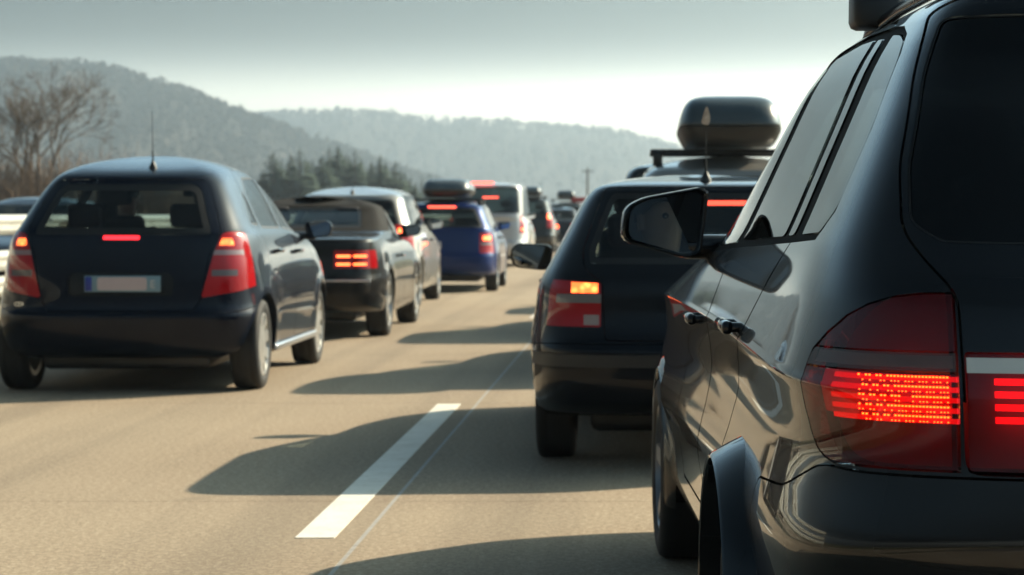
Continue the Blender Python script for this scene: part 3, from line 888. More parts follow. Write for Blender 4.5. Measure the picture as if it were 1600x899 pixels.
for i in range(20):
    bush(250 + i * 23 + rdb.uniform(-12, 12), rdb.uniform(130, 190), rdb.uniform(0.9, 1.35) * (1 if i < 6 else 0.5), 'tan leafless scrub bush in front of the conifers', 'scrub in front of the conifers')
def conifer_meshes(H, seed):
    rd = random.Random(seed); v, f = [], []
    tiers = 26
    for i in range(tiers):
        z = H * (0.10 + 0.88 * i / tiers); r = H * 0.20 * (1 - i / tiers) ** 0.85 + 0.12
        nb = 11 if i < 18 else 7
        for j in range(nb):
            a = rd.uniform(0, 6.28); rr = r * rd.uniform(0.6, 1.2); dz = -rr * rd.uniform(0.15, 0.5)
            d = Vector((math.cos(a), math.sin(a), 0)); s = Vector((-math.sin(a), math.cos(a), 0))
            b = len(v); w = rr * 0.28 + 0.1
            v += [Vector((0, 0, z)), d * rr * 0.6 + s * w + Vector((0, 0, z + dz * 0.4)), d * rr + Vector((0, 0, z + dz)), d * rr * 0.6 - s * w + Vector((0, 0, z + dz * 0.6 - 0.1))]
            f += [(b, b + 1, b + 2), (b, b + 2, b + 3)]
    tv, tf = [], []
    limb(tv, tf, (0, 0, -0.2), (0, 0, H * 0.98), H * 0.016, 0.02, 6)
    b = len(v); v += [Vector((0.08, 0, H * 0.93)), Vector((-0.08, 0.03, H * 0.93)), Vector((0, 0, H * 1.03))]; f.append((b, b + 1, b + 2))
    return me_new(v, f), me_new(tv, tf)
con = [conifer_meshes(10, s_) for s_ in (1, 2, 3, 4)]
tops = [(412, 262), (425, 233), (440, 246), (452, 250), (466, 228), (478, 243), (490, 250), (503, 240), (515, 246), (526, 222), (538, 240), (552, 228), (566, 246), (578, 250), (592, 240), (604, 252), (616, 250), (626, 258), (634, 266), (641, 276), (650, 284)]
for i in range(3):
    for (px, py) in tops:
        d = 260 + 40 * i + rdb.uniform(-12, 12)
        q = at(px + (rdb.uniform(-3, 3) if i == 0 else rdb.uniform(-14, 8)), py + (0 if i == 0 else rdb.uniform(2, 16)), d)
        t = thing('conifer', 'dark green spruce in the dense copse beyond the traffic', 'tree', (q.x, d, -0.16), rdb.uniform(0, 6.28), 'conifers in the copse')
        cm, tm = con[rdb.randrange(4)]
        s_ = (q.z + 0.16) / 10.3
        t.scale = (s_ * rdb.uniform(1.8, 2.5), s_ * rdb.uniform(1.8, 2.5), s_)
        link('crown', cm, NEEDLE, t); link('trunk', tm, BARK, t)
for (px, py) in [(647, 285), (660, 274), (672, 270), (684, 274), (697, 279), (710, 290), (725, 296)]:
    d = 420 + rdb.uniform(-20, 20); q = at(px, py, d)
    t = thing('conifer', 'faint small conifer in the hazy row right of the copse', 'tree', (q.x, d, -0.16), rdb.uniform(0, 6), 'hazy conifers right of the copse')
    s_ = (q.z + 0.16) / 10.3; t.scale = (s_ * 1.4, s_ * 1.4, s_)
    cm, tm = con[rdb.randrange(4)]; link('crown', cm, NEEDLE, t); link('trunk', tm, BARK, t)
q = at(918, 263, 260)
pl = thing('utility_pole', 'thin distant pole rising above the far traffic', 'pole', (q.x, 260, -0.16))
link('shaft', tube([(0, 0, 0), (0, 0, q.z + 0.16)], [0.16, 0.11], 8), BARK, pl)
link('crossarm', rbox(1.3, 0.12, 0.12, 0.02), BARK, pl, (0, 0, q.z - 0.2))

HZ = bpy.data.materials.new('haze_air'); HZ.use_nodes = True
nt = HZ.node_tree; nt.nodes.clear()
o_ = nd(nt, 'ShaderNodeOutputMaterial'); pv = nd(nt, 'ShaderNodeVolumePrincipled')
pv.inputs['Color'].default_value = (0.70, 0.84, 0.95, 1); pv.inputs['Density'].default_value = HAZE_DENSITY; pv.inputs['Anisotropy'].default_value = 0.60
nt.links.new(pv.outputs[0], o_.inputs['Volume'])
hz = link('haze', boxm(-5200, 5200, -500, 3900, -1.2, 145), HZ, kind='stuff')
tag(hz, 'pale spring haze veiling the hills', 'haze')

# ------------------------------------------------------------------ vehicles
NAVY = paint('navy', (0.003, 0.006, 0.015), 0.2)
BLACK = paint('black', (0.002, 0.003, 0.005), 0.0, 1.45)
BLACK2 = paint('golf_black', (0.004, 0.006, 0.010), 0.1)
GREYD = paint('dark_grey', (0.045, 0.042, 0.040), 0.5)
SILVER = paint('silver', (0.36, 0.35, 0.33), 0.7)
SILVER2 = paint('van_silver', (0.46, 0.47, 0.48), 0.4)
BLUE = paint('blue', (0.005, 0.022, 0.11), 0.3)
ROOFBOX = principled('roof_box_grey', (0.035, 0.055, 0.07), rough=0.35, coat=0.3, noise=(5, 0.4, (0.045, 0.06, 0.07)))
ROOFBOX_L = principled('roof_box_lid', (0.075, 0.10, 0.12), rough=0.38, coat=0.3)
EX = (4.0, 12.0, 3.5, 9.0)

def mirror_poly(p): return p + [(-x, z) for x, z in reversed(p)]

# --- the large black off-roader filling the right of the picture
rows = [(.36, .22, .27, .88, .27, 4.62), (.40, .12, .34, .925, .34, 4.74), (.50, .05, .47, .935, .50, 4.83), (.585, .015, .585, .952, .60, 4.85),
        (.625, .00, .625, .952, .64, 4.85), (.71, .008, .72, .930, .72, 4.83), (.80, .020, .83, .914, .82, 4.79), (.90, .036, .950, .930, .93, 4.68), (.915, .039, .960, .925, .94, 4.62),
        (1.08, .085, 1.10, .872, 1.04, 4.1), (1.165, .14, 1.155, .845, 1.08, 3.75), (1.21, .17, 1.19, .825, 1.12, 3.5), (1.40, .27, 1.40, .735, 1.36, 3.0),
        (1.56, .38, 1.58, .655, 1.56, 2.6), (1.65, .40, 1.655, .60, 1.64, 2.4), (1.69, .48, 1.695, .52, 1.69, 2.28), (1.715, .75, 1.72, .38, 1.715, 2.1), (1.725, 1.1, 1.73, .2, 1.725, 1.9), (1.728, 1.4, 1.732, .03, 1.73, 1.6)]
rows = [(a_, b_, c_, d_, e_, f_ + (.38 if f_ > 4.2 else .0)) for a_, b_, c_, d_, e_, f_ in rows]
suv = Car('off_roader', 'large glossy black off-roader filling the right edge with its tail lamp lit', 'car', (1.22, 3.9), 0.05, rows, (2.6, 17.0, 3.5, 9.0), (1.22, 4.18, .325, .26, .955), BLACK, n=96, arch_amp=0.0, arch_gap=0.03, cowl=3.3)
dlo = [(1.02, 1.168), (.66, 1.178), (.57, 1.235), (.585, 1.40), (.66, 1.555), (.72, 1.60), (.83, 1.625), (1.0, 1.638), (1.5, 1.655), (1.95, 1.652), (2.3, 1.615), (2.62, 1.46), (3.06, 1.115), (2.08, 1.142)]
dlo_out = grow(dlo, 0.022)
fd = rnd([(2.245, .42), (2.235, 1.14), (2.02, 1.672), (2.35, 1.635), (2.68, 1.47), (3.12, 1.12), (3.12, .95), (3.08, .42)], .03)
rdr = rnd([(1.66, .42), (1.64, .58), (1.52, .76), (1.32, .95), (1.15, 1.08), (1.03, 1.17), (1.02, 1.652), (1.2, 1.67), (1.6, 1.68), (2.01, 1.673), (2.23, 1.14), (2.24, .42)], .03)
suv.add_side('panel', 'door', fd, BLACK, key='fdoor', gap=.010)
suv.add_side('panel', 'door', rdr, BLACK, key='rdoor', gap=.010)
suv.add_side('panel', 'rear_bumper', rnd([(-.3, .2), (-.3, .764), (.22, .766), (.30, .772), (.38, .74), (.48, .708), (.80, .690), (.84, .2)], .05), BLACK, inner=0.0)
suv.add_rear('panel', 'tailgate', rnd(mirror_poly([(.64, .768), (.645, 1.085), (.69, 1.14), (.725, 1.20), (.715, 1.32), (.665, 1.50), (.615, 1.635), (.56, 1.66)]), .03), BLACK, y1=.62, key='gate')
suv.add_side('trim', 'window_frame', dlo, principled('pillar_black', (.004, .004, .004), rough=.8, spec=.05), a=0.007)
for nm, pl_ in (('front_window', [(2.31, 1.152), (2.96, 1.132), (2.58, 1.45), (2.28, 1.592), (2.08, 1.628)]),
                ('rear_door_window', [(1.27, 1.178), (2.17, 1.160), (1.96, 1.632), (1.5, 1.638), (1.27, 1.63)]),
                ('vent_window', [(1.09, 1.182), (1.195, 1.18), (1.195, 1.625), (1.10, 1.62)]),
                ('quarter_window', [(.955, 1.185), (.68, 1.192), (.59, 1.245), (.605, 1.40), (.675, 1.54), (.735, 1.585), (.84, 1.608), (.965, 1.618)])):
    suv.add_side('glass', nm, rnd(pl_, .02, 3), glass('coated_side_glass', (.25, .28, .29), 2.0) if nm != 'front_window' else glass('front_side_glass', (.70, .74, .74), 1.4), seal=0)
suv.add_rear('glass', 'rear_window', rnd(mirror_poly([(.55, 1.175), (.66, 1.178), (.708, 1.215), (.70, 1.32), (.65, 1.50), (.605, 1.615)]), .02), GLASS_D, y1=.6, seal=0.004, of='gate')
suv.add_front('glass', 'windscreen', rnd(mirror_poly([(.70, 1.13), (.55, 1.57), (.45, 1.60)]), .05), GLASS)
lamp_side = [(-.3, .70), (.16, .768), (.28, .772), (.345, .80), (.375, .86), (.38, .94), (.36, 1.0), (.31, 1.06), (.2, 1.15), (-.3, 1.3)]
lamp_rear = [(-.648, .772), (-.648, 1.090), (-.70, 1.089), (-.75, 1.082), (-.79, 1.068), (-.825, 1.045), (-.855, 1.012), (-.88, .975), (-1.2, .90), (-1.2, .772)]
def lamp_region(sg, zlo=None, zhi=None, x0=None, x1=None):
    def mk(g):
        a = suv.side(rnd(lamp_side, .03), sg, g, inner=.2)
        rp = [(x * -sg, z) for x, z in lamp_rear]
        ops = [('INTERSECT', suv.rear(rp, g, y1=.6))]
        if zlo is not None: ops.append(('INTERSECT', boxm(-2, 2, -1, 2, zlo - g, zhi + g)))
        return csg(a, ops)
    return mk
LENS_R = lens('lamp_lens_red', (0.84, 0.22, 0.20), (0.17, 0.002, 0.006), 0.2)
LENS_C = lens('lamp_lens_clear', (0.62, 0.56, 0.56), (0.3, 0.26, 0.26), 0.10)
HOUS = principled('lamp_housing', (0.16, 0.012, 0.014), rough=0.35)
RIBW = principled('lamp_reflector', (0.62, 0.60, 0.58), rough=0.25, metal=0.3)
for sg in (-1, 1):
    suv.add('lens', 'tail_lamp', lamp_region(sg), LENS_R, gap=0.004, key='lamp%d' % sg)
for sg in (-1, 1):
    suv.add('lens', 'clear_lens', lamp_region(sg, .945, .985), LENS_C, gap=0.0035, of='lamp%d' % sg)
tl = rnd([(-.637, .772), (-.637, .985), (-.33, .985), (-.30, .95), (-.30, .772)], .01)
suv.add_rear('lens', 'tailgate_lamp', tl, LENS_R, mirror=True, gap=0.004, key='glamp')
suv.build()
# inside of the lamps, on the visible left side and its twin
for sg in (-1, 1):
    root_l = suv.parts['lamp%d' % sg]
    reg = lamp_region(sg)
    hm = csg(suv.layer(0.055, 0.06), [('INTERSECT', reg(-.004))]); link('lamp_housing', suv.finish(hm), HOUS, root_l)
    st = csg(suv.layer(0.012, 0.02), [('INTERSECT', lamp_region(sg, .948, .982)(-.006))]); link('white_reflector', suv.finish(st), RIBW, root_l)
    LEDBAR = emitter('led_bar', (1.0, 0.015, 0.03), 0.8); LED = emitter('led_point', (1.0, 0.42, 0.05), 26.0); LEDDIM = emitter('led_glow', (1.0, 0.01, 0.02), 0.14)
    glow = csg(suv.layer(0.035, 0.04), [('INTERSECT', lamp_region(sg, .855, .946)(-.006))]); link('light_guide', suv.finish(glow), LEDDIM, root_l)
    for k in range(5):
        z = .934 - .0185 * k
        b_ = csg(suv.layer(0.018, 0.024), [('INTERSECT', lamp_region(sg, z - .0045, z + .0045)(-.0)), ('INTERSECT', boxm(-1.2, 1.2, -1, .30, 0, 2))])
        link('led_bar', suv.finish(b_), LEDBAR, root_l)
    v, f = [], []
    for r_ in range(10):
        z = .938 - .0088 * r_
        for c_ in range(26):
            x = .665 + .0058 * c_
            if r_ % 2 == 1 and (c_ * 7 + r_ * 5) % 4 == 0: continue
            if c_ > 15 and (c_ + r_) % 3 == 0: continue
            if r_ in (4, 5) and 10 < c_ < 14: continue
            y = suv.surf_y(-x, z) + .0145
            if y > .3: continue
            h_ = .0013 if r_ % 2 else .0020
            b0 = len(v); v += [(sg * x - h_, y, z - h_ * .8), (sg * x + h_, y, z - h_ * .8), (sg * x + h_, y, z + h_ * .8), (sg * x - h_, y, z + h_ * .8)]; f.append((b0, b0 + 1, b0 + 2, b0 + 3))
    link('led_array', me_new(v, f), LED, root_l, kind='stuff')
    gl = [o for o in suv.root.children_recursive if o.name.startswith('tailgate_lamp')][0 if sg < 0 else 1]
    hm = csg(suv.layer(0.055, 0.06), [('INTERSECT', suv.rear([(-x * sg, z) for x, z in tl], -.004))]); link('lamp_housing', suv.finish(hm), HOUS, gl)
    st = csg(suv.layer(-0.0015, 0.0035), [('INTERSECT', suv.rear([(sg * .634, .948), (sg * .634, .975), (sg * .33, .975), (sg * .33, .948)]))]); link('white_reflector', suv.finish(st), principled('tailgate_reflector', (0.48, 0.58, 0.62), rough=0.25, coat=0.6), gl)
    for k in range(4):
        z = .932 - .0225 * k
        b_ = csg(suv.layer(0.012, 0.018), [('INTERSECT', suv.rear([(sg * .585, z - .0055), (sg * .585, z + .0055), (sg * .36, z + .0055), (sg * .36, z - .0055)]))])
        link('led_bar', suv.finish(b_), emitter('led_bar_gate', (1.0, 0.02, 0.05), 2.4), gl)
# wheel-arch flares
for cy in (suv.ry, suv.fy):
    for sg in (-1, 1):
        v, f = [], []; NS = 40
        for k in range(NS + 1):
            a = R(-14) + (math.pi + R(28)) * k / NS
            ca, sa = math.cos(a), math.sin(a)
            w_ = .072 if cy < 2 else .02
            for rr, ex_ in ((.350, -.06), (.350, w_ - .012), (.352, w_ - .003), (.358, w_), (.365, w_ - .006), (.388, w_ * .35), (.41, -.02)):
                y = cy + rr * ca; z = suv.wr + rr * sa
                xs = .930 - (max(0, .55 - y) * .12)
                v.append((sg * (xs + ex_), y, z))
        for k in range(NS):
            for j in range(6):
                q_ = (k * 7 + j, k * 7 + j + 1, (k + 1) * 7 + j + 1, (k + 1) * 7 + j)
                f.append(q_ if sg > 0 else q_[::-1])
        me = me_new(v, f); link('arch_flare', smooth(me, 40), BLACK, suv.root)
suv.wheels('five', DARKALU)
suv.handles([(1.48, .965), (2.52, .935)])
suv.seats(2.05, .55, .37, 1.15)
# left and right door mirrors with housing as in the picture
for sg in (-1, 1):
    mp = rnd([(-.125, -.045), (.075, -.10), (.12, -.09), (.145, .105), (.12, .118), (-.06, .085), (-.115, .055)], .035, 6)
    if sg > 0: mp = [(-a, b) for a, b in mp]
    ho = outline_loft(mp, [(0.016, 0.86), (0.0, 0.90), (-0.004, 0.95), (0.0, 1.0), (0.03, 1.02), (0.07, 0.97), (0.11, 0.82), (0.135, 0.55), (0.14, 0.2)])
    o = link('side_mirror', ho, BLACK, suv.root, (sg * 1.005, 2.98, 1.195), (0, 0, -sg * R(4)))
    link('mirror_glass', outline_loft(mp, [(0.004, 0.88), (0.008, 0.88)]), MIRROR, o, (0, 0.002, 0), (R(-4.7), 0, R(10) * -sg))
    link('mirror_arm', rbox(.19, .09, .075, .03), BLACK, o, (-sg * .15, .06, -.065))
# roof rails and rack
for sg in (-1, 1):
    zr_ = [suv.surf_z(sg * .54, y) for y in (.75, 1.0, 1.6, 2.1, 2.4)]
    pts = [(sg * .50, .72, zr_[0] - .01), (sg * .50, .85, zr_[0] + .035), (sg * .50, 1.1, zr_[1] + .045), (sg * .50, 1.6, zr_[2] + .045), (sg * .50, 2.1, zr_[3] + .04), (sg * .50, 2.35, zr_[4] + .0)]
    link('roof_rail', tube(pts, .017, 8), BLACKG, suv.root)
for y in (1.02, 1.95):
    rk = link('roof_bar', rbox(1.10, .075, .03, .012), BLACKP, suv.root, (0, y, 1.805))
    for sg in (-1, 1): link('bar_foot', rbox(.13, .14, .12, .02, 2, taper=(1.0, .8)), BLACKP, rk, (sg * .51, 0, -.035))

# --- navy compact hatchback at left
rows = [(.24, .16, .22, .86, .22, 3.85), (.30, .06, .27, .905, .28, 3.97), (.42, .015, .42, .925, .42, 4.03), (.53, .0, .55, .93, .55, 4.05), (.575, .03, .66, .925, .65, 4.02),
        (.80, .05, .82, .912, .78, 3.95), (.95, .065, .98, .885, .9, 3.75), (1.08, .085, 1.08, .85, .98, 3.45), (1.13, .11, 1.13, .81, 1.02, 3.10), (1.30, .24, 1.36, .70, 1.32, 2.5),
        (1.44, .37, 1.52, .60, 1.49, 2.1), (1.485, .40, 1.565, .54, 1.54, 1.95), (1.53, .50, 1.605, .44, 1.58, 1.85), (1.60, .85, 1.64, .28, 1.625, 1.7), (1.635, 1.1, 1.655, .14, 1.65, 1.5), (1.65, 1.22, 1.658, .02, 1.657, 1.3)]
ac = Car('hatchback', 'dark navy compact hatchback in the left lane with blanked number plate', 'car', (-3.55, 15.25), 0, rows, (4.0, 11.0, 3.5, 9.0), (.56, 3.25, .315, .205, .905), NAVY, n=72, cowl=2.75)
ac.add_side('panel', 'door', rnd([(1.05, .30), (1.02, .60), (.80, .95), (.80, 1.12), (.86, 1.40), (1.05, 1.55), (1.78, 1.58), (1.83, 1.1), (1.82, .30)], .03), NAVY)
ac.add_side('panel', 'door', rnd([(1.83, .30), (1.84, 1.1), (1.79, 1.58), (2.08, 1.54), (2.68, 1.13), (2.85, 1.0), (2.83, .30)], .03), NAVY)
ac.add_side('panel', 'rear_bumper', [(-.3, .15), (-.3, .555), (.1, .555), (.30, .60), (.46, .60), (.5, .15)], NAVY, inner=0.0)
ac.add_rear('panel', 'tailgate', rnd(mirror_poly([(.50, .565), (.555, .66), (.60, .95), (.665, 1.11), (.64, 1.2), (.545, 1.43), (.50, 1.475)]), .03), NAVY, y1=.62, key='gate')
ac.add_rear('trim', 'gate_recess', rnd(mirror_poly([(.36, .67), (.36, .80), (.33, .83)]), .03), BLACKG, y1=.4, a=.012)
ac.add_rear('glass', 'rear_window', rnd(mirror_poly([(.60, 1.09), (.60, 1.13), (.50, 1.40), (.44, 1.44)]), .04), GLASS, y1=.7, seal=.045, of='gate')
for pl_ in ([(.98, 1.13), (1.76, 1.12), (1.72, 1.51), (1.2, 1.50), (1.0, 1.39)], [(1.88, 1.12), (2.52, 1.10), (2.06, 1.46), (1.84, 1.51)], [(.66, 1.16), (.90, 1.145), (.93, 1.38), (.90, 1.40)]):
    ac.add_side('glass', 'side_window', rnd(pl_, .03, 4), GLASS)
ac.add_front('glass', 'windscreen', rnd(mirror_poly([(.68, 1.07), (.52, 1.46), (.42, 1.49)]), .05), GLASS)
lp = rnd([(-.545, .655), (-.63, .98), (-.672, 1.10), (-.74, 1.115), (-1.1, 1.05), (-1.1, .82), (-.80, .70)], .03)
ac.add_rear('lens', 'tail_lamp', lp, REDLENS, mirror=True, y1=.34, key='lamp')
def zcut(poly, z0, z1):
    """clip an (x,z) polygon between two heights"""
    def clip(p, f, t):
        out = []
        for i in range(len(p)):
            a, b = p[i - 1], p[i]; fa, fb = f(a), f(b)
            if fa * fb < 0:
                q = fa / (fa - fb); out.append((a[0] + (b[0] - a[0]) * q, a[1] + (b[1] - a[1]) * q))
            if fb >= 0: out.append(b)
        return out
    p = clip(poly, lambda q: q[1] - z0, 0); return clip(p, lambda q: z1 - q[1], 0)
ac.add_rear('lens', 'reverse_light', zcut(lp, .95, .985), principled('pale_lens', (.26, .17, .17), rough=.15, coat=1), mirror=True, y1=.26, gap=.0005)
ac.add_rear('lens', 'fog_light', [(x, z) for x, z in [(-.615, .805), (-.615, .85), (-.78, .85), (-.78, .805)]], principled('smoked_lens', (.09, .07, .075), rough=.15, coat=1), mirror=True, y1=.30, gap=.0005)
ac.add_rear('lens', 'brake_light', grow(zcut(lp, 1.0, 1.082), -.016), BRAKE, mirror=True, y1=.20, gap=.0005)
ac.add_rear('lens', 'third_brake_light', rnd(mirror_poly([(.125, 1.055), (.125, 1.085)]), .008, 3), THIRD, a=-.004)
ac.build()
ac.wheels('cover'); ac.handles([(1.18, .965), (2.10, .95)]); ac.mirrors(2.62, 1.06, 1.0); ac.seats(1.85, .52, .36, .95)
ac.antenna(.62, .40, .10, lean=.03)
ac.plate(0.02, .755, blank=True)
link('badge', text_mesh('CDI', .04), CHROME, ac.root, (-.74, ac.surf_y(-.74, .61) - .02, .600), (0, 0, R(-12)))
for sg in (-1, 1): link('sill_strip', rbox(.035, 2.0, .05, .015), SILVERT, ac.root, (sg * .918, 1.9, .27))
link('interior_mirror', rbox(.22, .03, .07, .02), BLACKP, ac.root, (0.12, 2.1, 1.40))
# --- black small hatchback ahead of the off-roader
rows = [(.26, .16, .22, .82, .22, 3.98), (.32, .05, .27, .85, .28, 4.08), (.45, .0, .45, .866, .45, 4.14), (.575, .0, .575, .868, .58, 4.15), (.60, .012, .61, .868, .61, 4.14), (.64, .035, .67, .865, .67, 4.08), (.74, .06, .76, .858, .76, 3.98),
        (.86, .07, .86, .845, .84, 3.7), (.935, .09, .93, .815, .90, 3.35), (.98, .12, .97, .79, .94, 3.15), (1.15, .25, 1.17, .69, 1.17, 2.75), (1.31, .38, 1.33, .60, 1.33, 2.4),
        (1.36, .41, 1.375, .55, 1.38, 2.28), (1.385, .5, 1.405, .45, 1.41, 2.15), (1.41, .9, 1.43, .27, 1.43, 1.95), (1.425, 1.2, 1.44, .12, 1.44, 1.75), (1.43, 1.4, 1.442, .02, 1.442, 1.5)]
go = Car('hatchback', 'black small hatchback directly ahead of the off-roader, half hidden by its mirror', 'car', (.33, 10.6), 0, rows, (4.0, 11.0, 3.5, 9.0), (.78, 3.28, .31, .20, .85), BLACK2, n=72, cowl=2.75)
go.add_side('panel', 'door', rnd([(1.75, .30), (1.62, .60), (1.66, .98), (1.72, 1.375), (2.2, 1.36), (2.75, .99), (2.82, .85), (2.78, .30)], .03), BLACK2)
go.add_side('panel', 'rear_bumper', [(-.3, .15), (-.3, .615), (.1, .615), (.42, .60), (.46, .15)], BLACK2, inner=0.0)
go.add_side('trim', 'bumper_strip', [(-.3, .50), (-.3, .565), (.40, .565), (.40, .50)], BLACKP, inner=0.0, a=-.008)
go.add_rear('panel', 'tailgate', rnd(mirror_poly([(.50, .625), (.51, .90), (.60, .965), (.61, 1.05), (.52, 1.32), (.49, 1.365)]), .03), BLACK2, y1=.62, key='gate')
go.add_rear('glass', 'rear_window', rnd(mirror_poly([(.575, .99), (.575, 1.06), (.49, 1.29), (.46, 1.335)]), .04), GLASS, y1=.7, seal=.03, of='gate')
for pl_ in ([(.80, 1.02), (1.56, 1.0), (1.60, 1.33), (1.0, 1.31), (.86, 1.22)], [(1.72, 1.0), (2.60, .99), (2.15, 1.30), (1.74, 1.33)]):
    go.add_side('glass', 'side_window', rnd(pl_, .03, 4), GLASS)
go.add_front('glass', 'windscreen', rnd(mirror_poly([(.66, .98), (.53, 1.31), (.45, 1.33)]), .05), GLASS)
lp = rnd([(-.515, .69), (-.515, .905), (-.70, .915), (-1.1, .93), (-1.1, .69)], .015)
go.add_rear('lens', 'tail_lamp', lp, REDLENS, mirror=True, y1=.25, key='lamp')
go.add_rear('lens', 'turn_signal', zcut(lp, .805, .848), WHITELENS, mirror=True, y1=.2, gap=.0005)
go.add_rear('lens', 'reverse_light', [(-.525, .70), (-.525, .75), (-.60, .75), (-.60, .70)], principled('grey_lens', (.30, .24, .22), rough=.2, coat=1), mirror=True, y1=.3, gap=.0005)
go.add_rear('lens', 'brake_light', [(-.53, .853), (-.53, .90), (-.66, .905), (-.66, .853)], BRAKE, mirror=True, y1=.2, gap=.0005)
go.build()
link('third_brake_light', rbox(.34, .02, .024, .006), THIRD_H, go.root, (.04, .40, 1.285))
go.wheels('seven'); go.handles([(1.86, .86)]); go.mirrors(2.62, .93, 1.15, BLACK2); go.seats(1.75, .45, .34, .95)
go.antenna(.62, .36, 0.0, lean=.0)
go.plate(0, .42)
leaf = outline_loft(rnd([(-.030, 0), (-.014, .055), (.004, .105), (.02, .06), (.026, .02), (.012, -.012)], .02), [(-.006, .3), (-.003, .9), (.003, .9), (.006, .3)])
lf = link('leaf', leaf, principled('dry_leaf', (.50, .40, .32), rough=.8, noise=(40, .8, (.22, .15, .11))), None, (.33, 10.6 + .62, go.surf_z(0, .62) + .285), (0, 0, R(20)))
tag(lf, 'dry tan leaf stuck on the tip of the roof antenna', 'leaf')

# --- generator for the cars farther away
def gen_rows(L, hw, H, belt, rt, ft, cowl, tum=.70, trunk=None, rs=.10, hood=.12, rdrop=0.03):
    rw = [(.27, .16, .22, hw * .94, .22, L - .18), (.33, .05, .28, hw * .975, .28, L - .08), (.46, 0, .45, hw * .995, .45, L - .01), (.57, 0, .6, hw, .6, L), (.62, .03, .68, hw * .995, .68, L - .05),
          (belt - .16, .06, belt - .13, hw * .975, belt - hood - .10, L - .25)]
    if trunk:
        rw += [(belt - .05, .07, belt - .03, hw * .945, belt - hood, L - .7), (belt + .005, .12, belt + .0, hw * .925, belt - hood + .05, cowl + .25), (belt + .035, trunk * .55, belt + .02, hw * .905, belt - hood + .07, cowl + .1),
               (belt + .06, trunk, belt + .05, hw * .88, belt - hood + .10, cowl)]
        y0, z0 = trunk, belt + .06
    else:
        rw += [(belt - .04, .08, belt - .03, hw * .945, belt - hood, L - .7), (belt + .03, rs, belt + .02, hw * .91, belt - hood + .10, cowl)]
        y0, z0 = rs, belt + .03
    zt = H - .09
    for t in (.5, .9):
        rw.append((z0 + (zt - rdrop - z0) * t, y0 + (rt - y0) * t, belt + .02 + (zt - belt) * t, hw * (.91 + (tum - .91) * t), belt + (zt - belt) * t, cowl + (ft - cowl) * t))
    rw += [(zt - rdrop + .02, rt + .02, zt + .02, hw * (tum - .08), zt + .02, ft - .12), (H - .045 - rdrop, rt + .14, H - .035, hw * (tum - .22), H - .035, ft - .25)]
    mid = (rt + ft) / 2
    rw += [(H - .018 - rdrop * .5, rt + .45, H - .012, hw * .3, H - .012, max(ft - .5, mid + .25)), (H - .004, mid - .25, H - .002, hw * .12, H - .002, mid + .15), (H, mid - .12, H, hw * .02, H, mid + .02)]
    return rw
